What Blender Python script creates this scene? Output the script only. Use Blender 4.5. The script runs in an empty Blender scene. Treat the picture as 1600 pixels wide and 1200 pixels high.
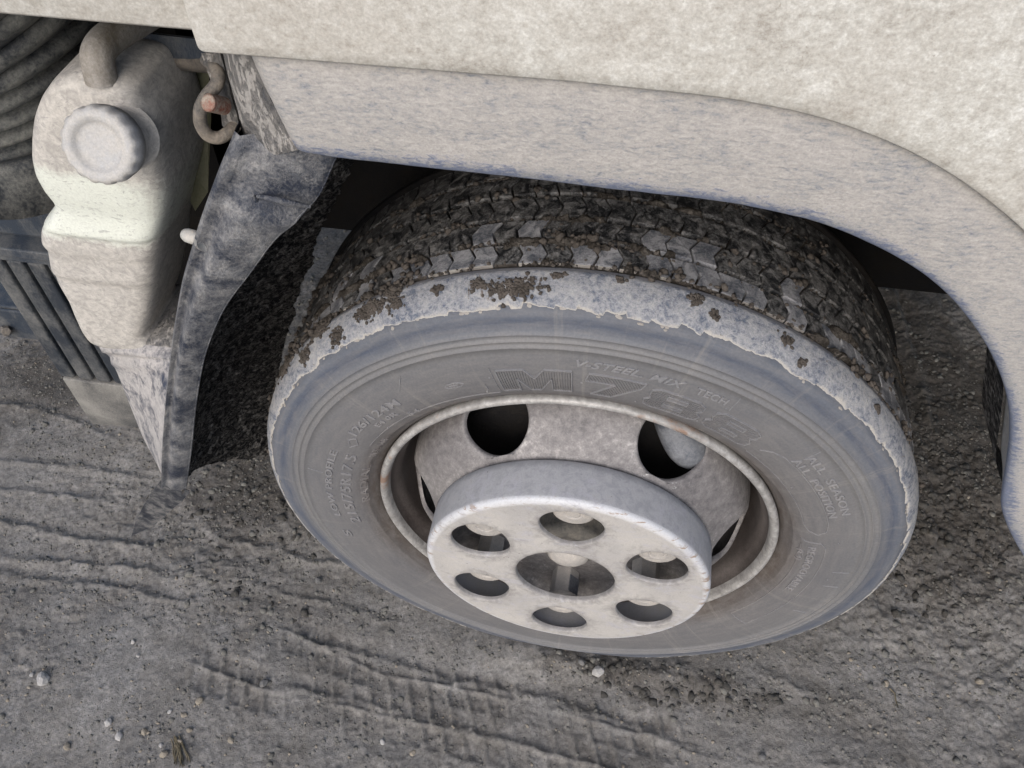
import bpy, bmesh, math, random
import numpy as np
from mathutils import Vector, Matrix, noise as mnoise
random.seed(7); RNG = np.random.default_rng(7)
S = bpy.context.scene
COL = S.collection
R = math.radians
# ---------------------------------------------------------------- camera, world, sun, exposure
CP = np.array([0.01972913, -0.51787622, 0.87397039])
RV = np.array([-0.8741434, -0.06702965, 0.15943695]); FPX = 1305.28475
def rotm(rv):
    th = np.linalg.norm(rv); k = rv/th
    K = np.array([[0,-k[2],k[1]],[k[2],0,-k[0]],[-k[1],k[0],0]])
    return np.eye(3)+np.sin(th)*K+(1-np.cos(th))*K@K
CM = rotm(RV)
cam_d = bpy.data.cameras.new('camera'); cam = bpy.data.objects.new('camera', cam_d); COL.objects.link(cam)
cam_d.sensor_width = 36; cam_d.lens = 36*FPX/1600; cam_d.clip_start = .01; cam_d.clip_end = 300
m3 = np.c_[CM[:,0], CM[:,2], -CM[:,1]]
cam.matrix_world = Matrix([list(m3[i])+[CP[i]] for i in range(3)]+[[0,0,0,1]])
S.camera = cam
S.render.resolution_x, S.render.resolution_y = 1024, 768
W = bpy.data.worlds.new('World'); S.world = W; W.use_nodes = True
wn = W.node_tree; sky = wn.nodes.new('ShaderNodeTexSky'); sky.sky_type = 'NISHITA'; sky.sun_disc = False
SUN_EL, SUN_AZ = R(38), R(190)      # azimuth of the sun, clockwise from +Y
sky.sun_elevation = SUN_EL; sky.sun_rotation = SUN_AZ; sky.dust_density = 3.0; sky.ozone_density = 1.0
wn.links.new(sky.outputs[0], wn.nodes['Background'].inputs[0]); wn.nodes['Background'].inputs[1].default_value = .15
sd = bpy.data.lights.new('sun', 'SUN'); sd.energy = 1.05; sd.angle = R(55); sd.color = (1,.985,.955)
so = bpy.data.objects.new('sun', sd); COL.objects.link(so)
sdir = Vector((math.sin(SUN_AZ)*math.cos(SUN_EL), math.cos(SUN_AZ)*math.cos(SUN_EL), math.sin(SUN_EL)))
so.rotation_euler = sdir.to_track_quat('Z','Y').to_euler(); so.location = sdir*20
S.view_settings.view_transform = 'Standard'; S.view_settings.look = 'None'; S.view_settings.gamma = 1
S.view_settings.use_curve_mapping = False; S.view_settings.exposure = 0.34
S.cycles.max_bounces = 8; S.cycles.diffuse_bounces = 5

GZ = -.3555
def at(px, py, y):
    d = CM@np.array([(px-800)/FPX, 1, -(py-600)/FPX]); return CP+d*(y-CP[1])/d[1]
def atz(px, py, z=GZ):
    d = CM@np.array([(px-800)/FPX, 1, -(py-600)/FPX]); return CP+d*(z-CP[2])/d[2]

# ---------------------------------------------------------------- materials
class NT:
    def __init__(s, name):
        s.m = bpy.data.materials.new(name); s.m.use_nodes = True; s.t = s.m.node_tree
        s.b = s.t.nodes['Principled BSDF']; s.tc = s.t.nodes.new('ShaderNodeTexCoord').outputs['Object']
    def n(s, ty, **k):
        o = s.t.nodes.new(ty)
        for a, v in k.items(): setattr(o, a, v)
        return o
    def link(s, a, b):
        s.t.links.new(a, b)
    def mapping(s, sc=(1,1,1), rot=(0,0,0), src=None):
        o = s.n('ShaderNodeMapping'); o.inputs['Scale'].default_value = sc; o.inputs['Rotation'].default_value = rot
        s.link(src or s.tc, o.inputs[0]); return o.outputs[0]
    def noise(s, scale, detail=8, rough=.6, dist=0, vec=None):
        o = s.n('ShaderNodeTexNoise'); o.inputs['Scale'].default_value = scale; o.inputs['Detail'].default_value = detail
        o.inputs['Roughness'].default_value = rough; o.inputs['Distortion'].default_value = dist
        s.link(vec or s.tc, o.inputs['Vector']); return o.outputs[0]
    def vor(s, scale, vec=None, feature='F1', rnd=1):
        o = s.n('ShaderNodeTexVoronoi', feature=feature); o.inputs['Scale'].default_value = scale
        s.link(vec or s.tc, o.inputs['Vector']); return o
    def ramp(s, fac, stops):
        o = s.n('ShaderNodeValToRGB'); e = o.color_ramp.elements
        while len(e) < len(stops): e.new(.5)
        for q, (p, c) in zip(e, stops):
            q.position = p; q.color = (c, c, c, 1) if not isinstance(c, tuple) else (*c, 1)
        s.link(fac, o.inputs[0]); return o.outputs[0]
    def mix(s, fac, a, b, mode='MIX'):
        o = s.n('ShaderNodeMix', data_type='RGBA', blend_type=mode)
        for i, v in ((0, fac), (6, a), (7, b)):
            if isinstance(v, (int, float)): o.inputs[i].default_value = v
            elif isinstance(v, tuple): o.inputs[i].default_value = (*v, 1)
            else: s.link(v, o.inputs[i])
        return o.outputs[2]
    def math(s, op, a, b=0, c=None):
        o = s.n('ShaderNodeMath', operation=op)
        for i, v in enumerate((a, b, c)):
            if v is None: continue
            if isinstance(v, (int, float)): o.inputs[i].default_value = v
            else: s.link(v, o.inputs[i])
        return o.outputs[0]
    def bump(s, h, strength=.5, dist=.002, prev=None):
        o = s.n('ShaderNodeBump'); o.inputs['Strength'].default_value = strength; o.inputs['Distance'].default_value = dist
        s.link(h, o.inputs['Height'])
        if prev: s.link(prev, o.inputs['Normal'])
        return o.outputs[0]
    def out(s, col=None, rough=None, nrm=None, metal=0, spec=.3):
        B = s.b.inputs
        for k, v in (('Base Color', col), ('Roughness', rough)):
            if v is None: continue
            if isinstance(v, tuple): B[k].default_value = (*v, 1)
            elif isinstance(v, (int, float)): B[k].default_value = v
            else: s.link(v, B[k])
        B['Metallic'].default_value = metal; B['Specular IOR Level'].default_value = spec
        if nrm: s.link(nrm, B['Normal'])
        return s.m
def dusty(name, base, dust, sc=18, lo=.4, hi=.6, fine=260, rough=.75, bump=.35, stretch=(1,1,1), dust2=None, dist=.4, spec=.3, bd=.0012):
    """a coat of dried mud over a base colour, patchy, with fine speckle"""
    n = NT(name); v = n.mapping(stretch)
    a = n.noise(sc, 10, .68, dist, v); f = n.noise(fine, 6, .7, 0, v)
    mask = n.ramp(n.math('ADD', n.math('MULTIPLY', a, .68), n.math('MULTIPLY', f, .32)), [(lo, 0.), (hi, 1.)])
    d2 = dust2 or tuple(c*.8 for c in dust)
    dc = n.mix(n.ramp(n.noise(sc*3.1, 8, .65, .6, v), [(.35, 0.), (.68, 1.)]), dust, d2)
    sp = n.ramp(n.noise(fine*2.2, 4, .6), [(.3, .86), (.7, 1.1)])
    col = n.mix(1., n.mix(mask, base, dc), sp, 'MULTIPLY')
    h = n.math('ADD', n.math('MULTIPLY', mask, .7), n.math('MULTIPLY', f, .6))
    rg = n.mix(mask, (rough*.62,)*3, (min(1, rough*1.15),)*3)
    return n.out(col, rg, n.bump(h, bump, bd), spec=spec)

M = {}
# white cab paint under dried road film
def panel_mat():
    n = NT('dusty_white_paint'); v = n.mapping((1,1,1.3), (0,.25,0))
    a = n.noise(16, 9, .66, .3, v); b = n.noise(110, 8, .75, .05, v); c = n.noise(520, 4, .6, 0)
    k = n.math('ADD', n.math('ADD', n.math('MULTIPLY', a, .3), n.math('MULTIPLY', b, .4)), n.math('MULTIPLY', n.noise(300, 6, .75, .3, v), .3))
    col = n.ramp(k, [(.395, (.30,.285,.255)), (.45, (.42,.41,.38)), (.515, (.52,.52,.49)), (.60, (.69,.70,.68))])
    col = n.mix(n.ramp(n.noise(5, 4, .5, .3), [(.4, 0.), (.62, .4)]), col, (.42,.39,.35))
    spk = n.math('MULTIPLY', n.ramp(n.noise(330, 5, .75), [(.60, 0.), (.66, 1.)]), n.ramp(n.noise(24, 4, .6), [(.46, 0.), (.60, .6)])); col = n.mix(spk, col, (.25,.225,.19))
    col = n.mix(1., col, n.ramp(c, [(.3, .84), (.7, 1.12)]), 'MULTIPLY')
    return n.out(col, .55, n.bump(b, .25, .0012), spec=.35)
M['panel'] = panel_mat()
def flare_mat():
    n = NT('mud_coated_grey_plastic'); v = n.mapping((.8,1,2.2), (0,.15,0))
    a = n.noise(26, 10, .7, .6, v); b = n.noise(170, 8, .72, .5, v); c = n.noise(600, 4, .6)
    k = n.math('ADD', n.math('MULTIPLY', a, .35), n.math('MULTIPLY', b, .65))
    col = n.ramp(k, [(.36, (.17,.185,.225)), (.43, (.30,.305,.31)), (.50, (.37,.357,.345)), (.62, (.45,.435,.42))])
    # bluish bare strip that runs with the lower edge (attribute written on the mesh as wear mask)
    at_ = n.n('ShaderNodeAttribute', attribute_name='wear_or_shade').outputs['Fac']
    w = n.ramp(n.math('ADD', n.math('MULTIPLY', at_, .8), n.math('MULTIPLY', n.math('SUBTRACT', k, .5), 2.2)), [(.38, 0.), (.62, .85)])
    col = n.mix(w, col, (.10,.13,.21))
    col = n.mix(1., col, n.ramp(c, [(.3, .87), (.7, 1.1)]), 'MULTIPLY')
    return n.out(col, .8, n.bump(n.math('ADD', b, n.math('MULTIPLY', c, .4)), .5, .0016), spec=.25)
M['flare'] = flare_mat()
M['navy'] = dusty('navy_plastic_with_mud', (.028,.035,.054), (.33,.325,.32), 30, .43, .60, 420, .5, .7, (1.1,1,1), (.17,.18,.20), .25, spec=.5, bd=.0018)
M['navylow'] = dusty('navy_plastic_heavily_mudded', (.045,.055,.085), (.45,.43,.42), 34, .39, .53, 220, .65, .6, (1.1,1,.9), (.31,.305,.305), .5)
M['muddy'] = dusty('mud_streaked_plastic', (.12,.125,.135), (.37,.355,.34), 50, .38, .52, 220, .8, 1.0, (1.6,1,.6), (.26,.25,.24), 1.2, bd=.003)
M['liner'] = dusty('fibrous_wheel_arch_liner', (.014,.014,.016), (.34,.325,.31), 120, .46, .56, 420, .95, 1.0, (1,.45,1), (.07,.066,.062), 1.0, spec=.1, bd=.003)
M['black'] = dusty('grimy_black_metal', (.008,.008,.009), (.022,.019,.016), 12, .45, .7, 200, .85, .4, spec=.15)
M['brown'] = dusty('rusty_brown_steel', (.16,.115,.075), (.24,.18,.13), 14, .4, .65, 200, .85, .4, (.2,1,3), spec=.15)
M['hose'] = dusty('dusty_rubber_bellows', (.030,.034,.040), (.22,.22,.205), 16, .44, .62, 300, .8, .4, (1,1,.8), (.17,.17,.16), .3)
M['step'] = dusty('dusty_blue_black_plastic', (.035,.045,.062), (.19,.19,.185), 20, .46, .72, 400, .6, .4, (1,1,.5), spec=.4)
M['rodm'] = dusty('dusty_steel_rod', (.07,.07,.072), (.30,.265,.225), 30, .38, .6, 300, .8, .6)
M['redr'] = dusty('red_painted_bolt', (.26,.09,.06), (.40,.35,.30), 120, .40, .58, 500, .7, .6)
M['olive'] = dusty('olive_translucent_plastic', (.11,.115,.07), (.17,.16,.12), 12, .4, .7, 200, .6, .2)
M['nub'] = dusty('pale_bolt_cap', (.42,.43,.42), (.52,.49,.45), 60, .4, .6, 400, .5, .3)
M['capface'] = dusty('silver_paint_with_film_of_dust', (.40,.405,.43), (.56,.525,.49), 9, .30, .52, 420, .55, .22, (1,1,1), (.49,.465,.45), .3, bd=.0006)
M['hub'] = dusty('greasy_hub_metal', (.10,.10,.10), (.30,.28,.25), 25, .4, .65, 300, .6, .4)
M['nut'] = dusty('dusty_nut_metal', (.36,.35,.34), (.52,.49,.46), 60, .4, .6, 500, .6, .4)
M['barrel'] = dusty('grimy_rim_barrel', (.05,.042,.040), (.14,.125,.12), 8, .42, .66, 260, .6, .3, (1,1,1))
M['caliper'] = dusty('grey_blue_cast_metal', (.09,.10,.12), (.24,.25,.27), 25, .4, .6, 300, .55, .4)

def tank_mat():
    n = NT('translucent_white_plastic_with_dust')
    sep = n.n('ShaderNodeSeparateXYZ'); n.link(n.tc, sep.inputs[0])
    a = n.noise(16, 9, .62, .8); b = n.noise(90, 8, .7, 1.2); c = n.noise(500, 4, .6)
    clean = (.66,.69,.63); dust = n.mix(n.ramp(b, [(.40, 0.), (.60, 1.)]), (.53,.51,.475), (.37,.355,.335))
    at_ = n.n('ShaderNodeAttribute', attribute_name='wear_or_shade').outputs['Fac']
    k = n.math('ADD', n.math('SUBTRACT', a, .5), n.math('MULTIPLY', n.math('SUBTRACT', b, .5), .7))
    mask = n.ramp(n.math('ADD', n.math('MULTIPLY', k, 1.1), n.math('SUBTRACT', 1.0, at_)), [(.30, 0.), (.72, 1.)])
    col = n.mix(mask, clean, dust)
    streak = n.ramp(n.noise(60, 8, .75, 3.0, n.mapping((1,1,2.2))), [(.54, 0.), (.66, .65)])
    col = n.mix(streak, col, (.22,.215,.225))
    col = n.mix(1., col, n.ramp(c, [(.3, .9), (.7, 1.08)]), 'MULTIPLY')
    n.b.inputs['Subsurface Weight'].default_value = .12; n.b.inputs['Subsurface Radius'].default_value = (.01,.01,.008)
    return n.out(col, n.mix(mask, (.38,)*3, (.85,)*3), n.bump(n.math('ADD', b, mask), .3, .0012), spec=.35)
M['tank'] = tank_mat()
def rubber_mat(name='dusty_tyre_sidewall_rubber', dark=1.):
    n = NT(name); sep = n.n('ShaderNodeSeparateXYZ'); n.link(n.tc, sep.inputs[0])
    r = n.math('SQRT', n.math('ADD', n.math('MULTIPLY', sep.outputs[0], sep.outputs[0]), n.math('MULTIPLY', sep.outputs[2], sep.outputs[2])))
    th = n.math('ARCTAN2', sep.outputs[2], sep.outputs[0])
    cb = n.n('ShaderNodeCombineXYZ'); n.link(n.math('MULTIPLY', r, 1.), cb.inputs[0]); n.link(n.math('MULTIPLY', th, .05), cb.inputs[1])
    ring = n.noise(160, 6, .7, .25, cb.outputs[0]); big = n.noise(9, 6, .6, .4); f = n.noise(420, 6, .7)
    mr = n.n('ShaderNodeMapRange'); mr.inputs[1].default_value = .235; mr.inputs[2].default_value = .375
    n.link(n.math('ADD', r, n.math('MULTIPLY', n.math('SUBTRACT', big, .5), .006)), mr.inputs[0])
    base = n.ramp(mr.outputs[0], [(.0, (.075,.060,.050)), (.06, (.115,.098,.09)), (.2, (.160,.160,.172)), (.55, (.175,.180,.197)),
        (.69, (.215,.22,.235)), (.76, (.16,.175,.21)), (.82, (.085,.105,.155)), (.88, (.15,.17,.215)), (.93, (.10,.115,.15)), (1., (.16,.17,.20))])
    col = n.mix(n.ramp(ring, [(.40, 0.), (.66, .42)]), base, (.26,.255,.262))
    col = n.mix(n.ramp(big, [(.42, 0.), (.65, .25)]), col, (.10,.11,.135))
    rad = n.n('ShaderNodeCombineXYZ'); n.link(n.math('MULTIPLY', r, .12), rad.inputs[0]); n.link(n.math('MULTIPLY', th, .9), rad.inputs[1])
    wip = n.noise(22, 6, .7, .3, rad.outputs[0])
    col = n.mix(n.ramp(wip, [(.56, 0.), (.68, .35)]), col, (.33,.32,.31))
    col = n.mix(1., col, n.ramp(f, [(.3, .84*dark), (.7, 1.12*dark)]), 'MULTIPLY')
    return n.out(n.mix(1., col, (1.0,.985,.95), 'MULTIPLY'), .62, n.bump(n.math('ADD', n.math('MULTIPLY', ring, .6), n.math('MULTIPLY', f, .5)), .35, .0008), spec=.35)
M['rubber'] = rubber_mat(dark=.82); M['letter'] = rubber_mat('raised_letter_rubber', 1.14)
M['tread'] = dusty('tread_rubber_dusted', (.015,.016,.018), (.235,.237,.24), 80, .45, .57, 520, .75, .8, (1,1,1), (.10,.095,.09), .7, spec=.3, bd=.0015)
M['treadpowder'] = dusty('tread_rubber_powdered_pale', (.07,.078,.095), (.30,.305,.315), 60, .41, .57, 520, .8, .6, (1,1,1), (.27,.27,.29), .7, spec=.2, bd=.0015)
M['treadbase'] = dusty('packed_mud_in_grooves', (.050,.044,.038), (.16,.145,.13), 90, .42, .58, 420, .95, 1.0, spec=.1, bd=.003)
M['crust'] = dusty('dried_pale_mud_crust', (.15,.18,.25), (.40,.40,.41), 55, .39, .53, 420, .9, .8, (1,1,1), (.33,.345,.38), .9, spec=.15, bd=.0015)
def crust_mat():
    n = NT('dried_pale_mud_crust'); a = n.noise(38, 8, .68, .8); b = n.noise(210, 8, .75, .5); c = n.noise(700, 4, .6)
    k = n.math('ADD', n.math('MULTIPLY', a, .42), n.math('MULTIPLY', b, .58))
    col = n.ramp(k, [(.39, (.10,.12,.165)), (.455, (.21,.225,.26)), (.51, (.31,.318,.338)), (.61, (.385,.387,.392))])
    at_ = n.n('ShaderNodeAttribute', attribute_name='wear_or_shade').outputs['Fac']
    w = n.ramp(n.math('ADD', at_, n.math('MULTIPLY', n.math('SUBTRACT', a, .5), 1.6)), [(.45, 0.), (.70, .9)])
    col = n.mix(w, col, (.44,.42,.39))
    br = n.ramp(n.noise(26, 7, .75, .6), [(.645, 0.), (.67, .9)]); col = n.mix(br, col, (.15,.125,.105))
    col = n.mix(1., col, n.ramp(c, [(.3, .85), (.7, 1.12)]), 'MULTIPLY')
    return n.out(col, .9, n.bump(n.math('ADD', b, n.math('MULTIPLY', c, .5)), .8, .0016), spec=.15)
M['crust'] = crust_mat()
M['crustedge'] = dusty('dried_pale_mud_chip', (.30,.28,.26), (.45,.43,.40), 42, .40, .60, 480, .9, .7, spec=.15)
M['clodmat'] = dusty('brown_mud_clod', (.075,.066,.058), (.17,.15,.135), 60, .4, .65, 700, .95, .8, spec=.15, bd=.002)
def steel_mat():
    n = NT('weathered_steel_disc'); a = n.noise(14, 8, .65, .5); b = n.noise(120, 8, .72, .3); c = n.noise(560, 4, .6)
    k = n.math('ADD', n.math('MULTIPLY', a, .55), n.math('MULTIPLY', b, .45))
    col = n.ramp(k, [(.36, (.11,.105,.11)), (.46, (.18,.172,.175)), (.54, (.24,.23,.23)), (.60, (.34,.325,.32)), (.67, (.58,.57,.56))])
    ch = n.ramp(n.noise(95, 6, .75, .2), [(.62, 0.), (.66, .8)]); chm = n.ramp(n.noise(8, 3, .5), [(.50, 0.), (.62, 1.)])
    col = n.mix(n.math('MULTIPLY', ch, chm), col, (.62,.62,.62))
    col = n.mix(1., col, n.ramp(c, [(.3, .85), (.7, 1.14)]), 'MULTIPLY')
    return n.out(col, n.ramp(b, [(.3, .75), (.7, .5)]), n.bump(n.math('ADD', b, n.math('MULTIPLY', c, .4)), .35, .001), metal=.15, spec=.4)
M['steel'] = steel_mat()
def flange_mat():
    n = NT('silver_rim_lip_with_rust'); a = n.noise(12, 8, .65, .4); b = n.noise(110, 8, .72, .3)
    col = n.ramp(b, [(.36, (.24,.235,.23)), (.5, (.34,.335,.33)), (.64, (.47,.47,.465))])
    rust = n.ramp(n.math('ADD', n.math('MULTIPLY', a, .7), n.math('MULTIPLY', b, .3)), [(.56, 0.), (.62, .75)])
    col = n.mix(rust, col, (.22,.115,.065))
    return n.out(col, .5, n.bump(b, .25, .0008), metal=.2, spec=.4)
M['flange'] = flange_mat()
def ground_mat():
    n = NT('damp_grey_mud'); a = n.noise(3.2, 8, .6, .5); b = n.noise(26, 10, .7, .5); c = n.noise(190, 8, .72, .2); f = n.noise(900, 4, .6)
    k = n.math('ADD', n.math('MULTIPLY', a, .45), n.math('MULTIPLY', b, .55))
    col = n.ramp(k, [(.38, (.140,.131,.119)), (.47, (.200,.190,.177)), (.54, (.248,.238,.225)), (.63, (.315,.304,.290))])
    # light grit
    v = n.vor(210); g = n.ramp(v.outputs['Distance'], [(.14, 1.), (.22, 0.)])
    gm = n.ramp(n.noise(70, 3, .6), [(.60, 0.), (.66, 1.)]); g = n.math('MULTIPLY', g, gm)
    col = n.mix(g, col, n.mix(v.outputs['Color'], (.20,.18,.15), (.36,.34,.31)))
    bl = n.ramp(n.noise(11, 6, .6, .5), [(.48, 0.), (.62, .35)])
    col = n.mix(bl, col, (.20,.20,.20))
    col = n.mix(1., col, n.ramp(c, [(.34, .62), (.66, 1.32)]), 'MULTIPLY')
    wet_shade = n.n('ShaderNodeAttribute', attribute_name='wear_or_shade').outputs['Fac']  # darkens the mud for damp and also for shade under the truck
    wm = n.ramp(n.math('ADD', wet_shade, n.math('MULTIPLY', n.math('SUBTRACT', n.noise(20, 8, .7, .4), .5), 1.6)), [(.25, 0.), (.75, 1.)])
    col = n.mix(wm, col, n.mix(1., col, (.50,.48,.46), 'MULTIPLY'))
    h = n.math('ADD', n.math('ADD', n.math('MULTIPLY', b, .35), n.math('MULTIPLY', c, .55)), n.math('MULTIPLY', f, .35))
    h = n.math('ADD', h, n.math('MULTIPLY', g, .25))
    return n.out(col, n.ramp(b, [(.4, .62), (.65, .88)]), n.bump(h, 1.0, .004), spec=.3)
M['ground'] = ground_mat()
M['clodg'] = dusty('grey_mud_crumb', (.15,.145,.13), (.275,.27,.25), 90, .4, .65, 700, .85, .8, spec=.3, bd=.002)
M['stonew'] = dusty('pale_pebble', (.34,.33,.32), (.46,.45,.44), 90, .4, .6, 600, .75, .4)
M['stonet'] = dusty('tan_pebble', (.24,.205,.16), (.34,.31,.26), 90, .4, .6, 600, .75, .4)
M['stoneg'] = dusty('grey_pebble', (.12,.12,.12), (.21,.205,.20), 90, .4, .6, 600, .75, .4)
M['twig'] = dusty('dry_straw', (.10,.085,.05), (.20,.17,.12), 90, .4, .6, 600, .8, .4)
def flap_mat():
    n = NT('thin_scuffed_flap'); v = n.mapping((1.3,1,1), (0,R(-40),0))
    a = n.noise(55, 9, .75, .5, v)
    col = n.ramp(a, [(.40, (.018,.022,.032)), (.5, (.06,.063,.072)), (.60, (.17,.168,.168))])
    n.b.inputs['Alpha'].default_value = .9
    return n.out(col, .6, n.bump(a, .4, .001), spec=.4)
M['flap'] = flap_mat()

# ---------------------------------------------------------------- mesh helpers
def mk(name, V, F, mat, parent=None, smooth=True, off=None):
    me = bpy.data.meshes.new(name); me.from_pydata([tuple(map(float, v)) for v in V], [], F); me.update()
    if smooth: me.polygons.foreach_set('use_smooth', [True]*len(me.polygons))
    if mat: me.materials.append(M[mat] if isinstance(mat, str) else mat)
    o = bpy.data.objects.new(name, me); COL.objects.link(o)
    if parent: put(o, parent)
    return o
def wpos(o):
    v = Vector(o.location)
    while o.parent: o = o.parent; v += o.location
    return v
def put(o, parent):
    """child whose mesh is written in world coordinates"""
    o.parent = parent; o.location = -wpos(parent)
def grid(A, close_u=False, close_v=False):
    A = np.asarray(A, float); nu, nv = A.shape[:2]; F = []
    for i in range(nu-(0 if close_u else 1)):
        for j in range(nv-(0 if close_v else 1)):
            a, b = i, (i+1) % nu; c, d = j, (j+1) % nv
            F.append((a*nv+c, b*nv+c, b*nv+d, a*nv+d))
    return A.reshape(-1, 3).tolist(), F
def join(parts):
    V, F = [], []
    for v, f in parts:
        k = len(V); V += list(v); F += [tuple(i+k for i in q) for q in f]
    return V, F
def lathe(prof, n=180, a0=0, a1=2*math.pi):
    """profile (r, y) turned about the wheel axis (y)"""
    full = abs(a1-a0-2*math.pi) < 1e-6
    th = np.linspace(a0, a1, n, endpoint=not full); P = np.array(prof)
    A = np.stack([np.outer(np.cos(th), P[:,0]), np.tile(P[:,1], (n,1)), np.outer(np.sin(th), P[:,0])], -1)
    return grid(A, close_u=full)
def box(x0, x1, y0, y1, z0, z1):
    V = [(x, y, z) for x in (x0, x1) for y in (y0, y1) for z in (z0, z1)]
    return V, [(0,1,3,2), (4,6,7,5), (0,4,5,1), (2,3,7,6), (0,2,6,4), (1,5,7,3)]
def tube(path, rad, n=14, cap=True, closed=False):
    P = [Vector(p) for p in path]; m = len(P); rr = rad if hasattr(rad, '__len__') else [rad]*m; rings = []
    up = Vector((.13,.31,.94)); prev = None
    for i, p in enumerate(P):
        t = (P[min(i+1, m-1)]-P[max(i-1, 0)]) if not closed else (P[(i+1) % m]-P[i-1]); t.normalize()
        if prev is None: a = t.cross(up).normalized()
        else: a = (prev-t*prev.dot(t)).normalized()
        prev = a; b = t.cross(a)
        rings.append([p+(a*math.cos(q)+b*math.sin(q))*rr[i] for q in np.linspace(0, 2*math.pi, n, endpoint=False)])
    V, F = grid(rings, close_u=closed, close_v=True)
    if cap and not closed: F += [tuple(range(n))[::-1], tuple(range((m-1)*n, m*n))]
    return V, F
def smooth_path(pts, n=8):
    P = np.array(pts, float); P = np.vstack([2*P[0]-P[1], P, 2*P[-1]-P[-2]]); o = []
    for i in range(1, len(P)-2):
        for t in np.linspace(0, 1, n, endpoint=False):
            a, b, c, d = P[i-1:i+3]
            o.append(.5*((2*b)+(c-a)*t+(2*a-5*b+4*c-d)*t*t+(3*b-a-3*c+d)*t**3))
    o.append(P[-2]); return np.array(o)
def bevel(o, w=.002, seg=2, ang=40):
    b = o.modifiers.new('bevel', 'BEVEL'); b.width = w; b.segments = seg; b.limit_method = 'ANGLE'; b.angle_limit = R(ang); return o
def solid(o, t, off=-1):
    s = o.modifiers.new('solid', 'SOLIDIFY'); s.thickness = t; s.offset = off; return o
def wear_or_shade(o, vals):
    a = o.data.attributes.new('wear_or_shade', 'FLOAT', 'POINT'); a.data.foreach_set('value', np.asarray(vals, np.float32))
def empty(name, loc, parent=None):
    o = bpy.data.objects.new(name, None); COL.objects.link(o); o.empty_display_size = .1
    if parent: o.parent = parent; o.location = Vector(loc)-wpos(parent)
    else: o.location = loc
    return o
def tag(o, label=None, cat=None, group=None, kind=None):
    for k, v in (('label', label), ('category', cat), ('group', group), ('kind', kind)):
        if v: o[k] = v
    return o
# numpy fbm
def vnoise(x, y, seed=0):
    xi = np.floor(x).astype(np.int64); yi = np.floor(y).astype(np.int64); fx = x-xi; fy = y-yi
    fx = fx*fx*fx*(fx*(fx*6-15)+10); fy = fy*fy*fy*(fy*(fy*6-15)+10)
    def h(a, b):
        n = (a*374761393+b*668265263+seed*1274126177) & 0xffffffff; n = ((n ^ (n >> 13))*1274126177) & 0xffffffff
        n = n ^ (n >> 16); return (n & 0xffff)/65535.
    return (h(xi,yi)*(1-fx)+h(xi+1,yi)*fx)*(1-fy)+(h(xi,yi+1)*(1-fx)+h(xi+1,yi+1)*fx)*fy
def fbm(x, y, sc, oct=5, seed=0, gain=.5):
    s = 0; a = 1; t = 0
    for i in range(oct):
        c, q = math.cos(i*1.1+.6+seed*.37), math.sin(i*1.1+.6+seed*.37)
        s = s+a*vnoise((x*c-y*q)*sc+i*17.3, (x*q+y*c)*sc-i*9.1, seed+i); t += a; a *= gain; sc *= 2.03
    return s/t-.5

# ---------------------------------------------------------------- ground
def pl_st(X, Y, pts):
    """signed distance across (t) and arclength along (s) a polyline on the ground"""
    P = np.array(pts); best = np.full(X.shape, 1e9); T = np.zeros_like(X); Sx = np.zeros_like(X); acc = 0
    for a, b in zip(P[:-1], P[1:]):
        d = b-a; L = np.hypot(*d); u = d/L
        q = np.clip(((X-a[0])*u[0]+(Y-a[1])*u[1]), 0, L); cx = a[0]+u[0]*q; cy = a[1]+u[1]*q
        ds = np.hypot(X-cx, Y-cy); sg = np.sign(u[0]*(Y-a[1])-u[1]*(X-a[0]))
        m = ds < best; best = np.where(m, ds, best); T = np.where(m, ds*sg, T); Sx = np.where(m, acc+q, Sx); acc += L
    return Sx, T
def gpts(*px): return [tuple(atz(a, b)[:2]) for a, b in px]
RIDGES = [ # image-traced ruts: (points, height, width, step)
    (gpts((-120,790),(0,815),(75,832),(160,845),(259,858)), .008, .010, .010),
    (gpts((-150,850),(0,871),(100,877),(190,886),(290,905)), .006, .009, .006),
    (gpts((-60,885),(64,903),(150,915),(240,931),(335,955)), .006, .009, .008),
    (gpts((330,838),(400,852),(470,872),(560,890)), .006, .009, .007),
    (gpts((350,905),(430,925),(520,945),(640,978)), .005, .008, .006),
    (gpts((460,1000),(560,1022),(640,1045),(720,1065),(847,1092),(960,1125),(1060,1158)), .008, .010, .010),
    (gpts((400,1065),(470,1082),(560,1102),(640,1120),(760,1150),(900,1190)), .006, .008, .006),
    (gpts((1150,1045),(1210,1062),(1290,1088)), .006, .009, .007),
    (gpts((-100,640),(30,632),(110,655),(190,690)), .006, .010, .008),
    (gpts((-100,720),(60,725),(160,735),(240,752)), .005, .010, .006),
    (gpts((-60,765),(60,770),(180,785)), .005, .009, .005),
    (gpts((1395,440),(1415,520),(1440,600),(1455,680)), .012, .012, .012),
    (gpts((1365,450),(1390,560),(1410,640)), .010, .012, .010),
    (gpts((900,1120),(1000,1150),(1150,1195)), .005, .008, .006),
]
TRACK = gpts((250,1020),(400,1075),(560,1110),(700,1140),(880,1185),(1000,1215))
TRACK2 = gpts((420,975),(600,1055),(760,1085),(900,1120),(1100,1170))
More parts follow.
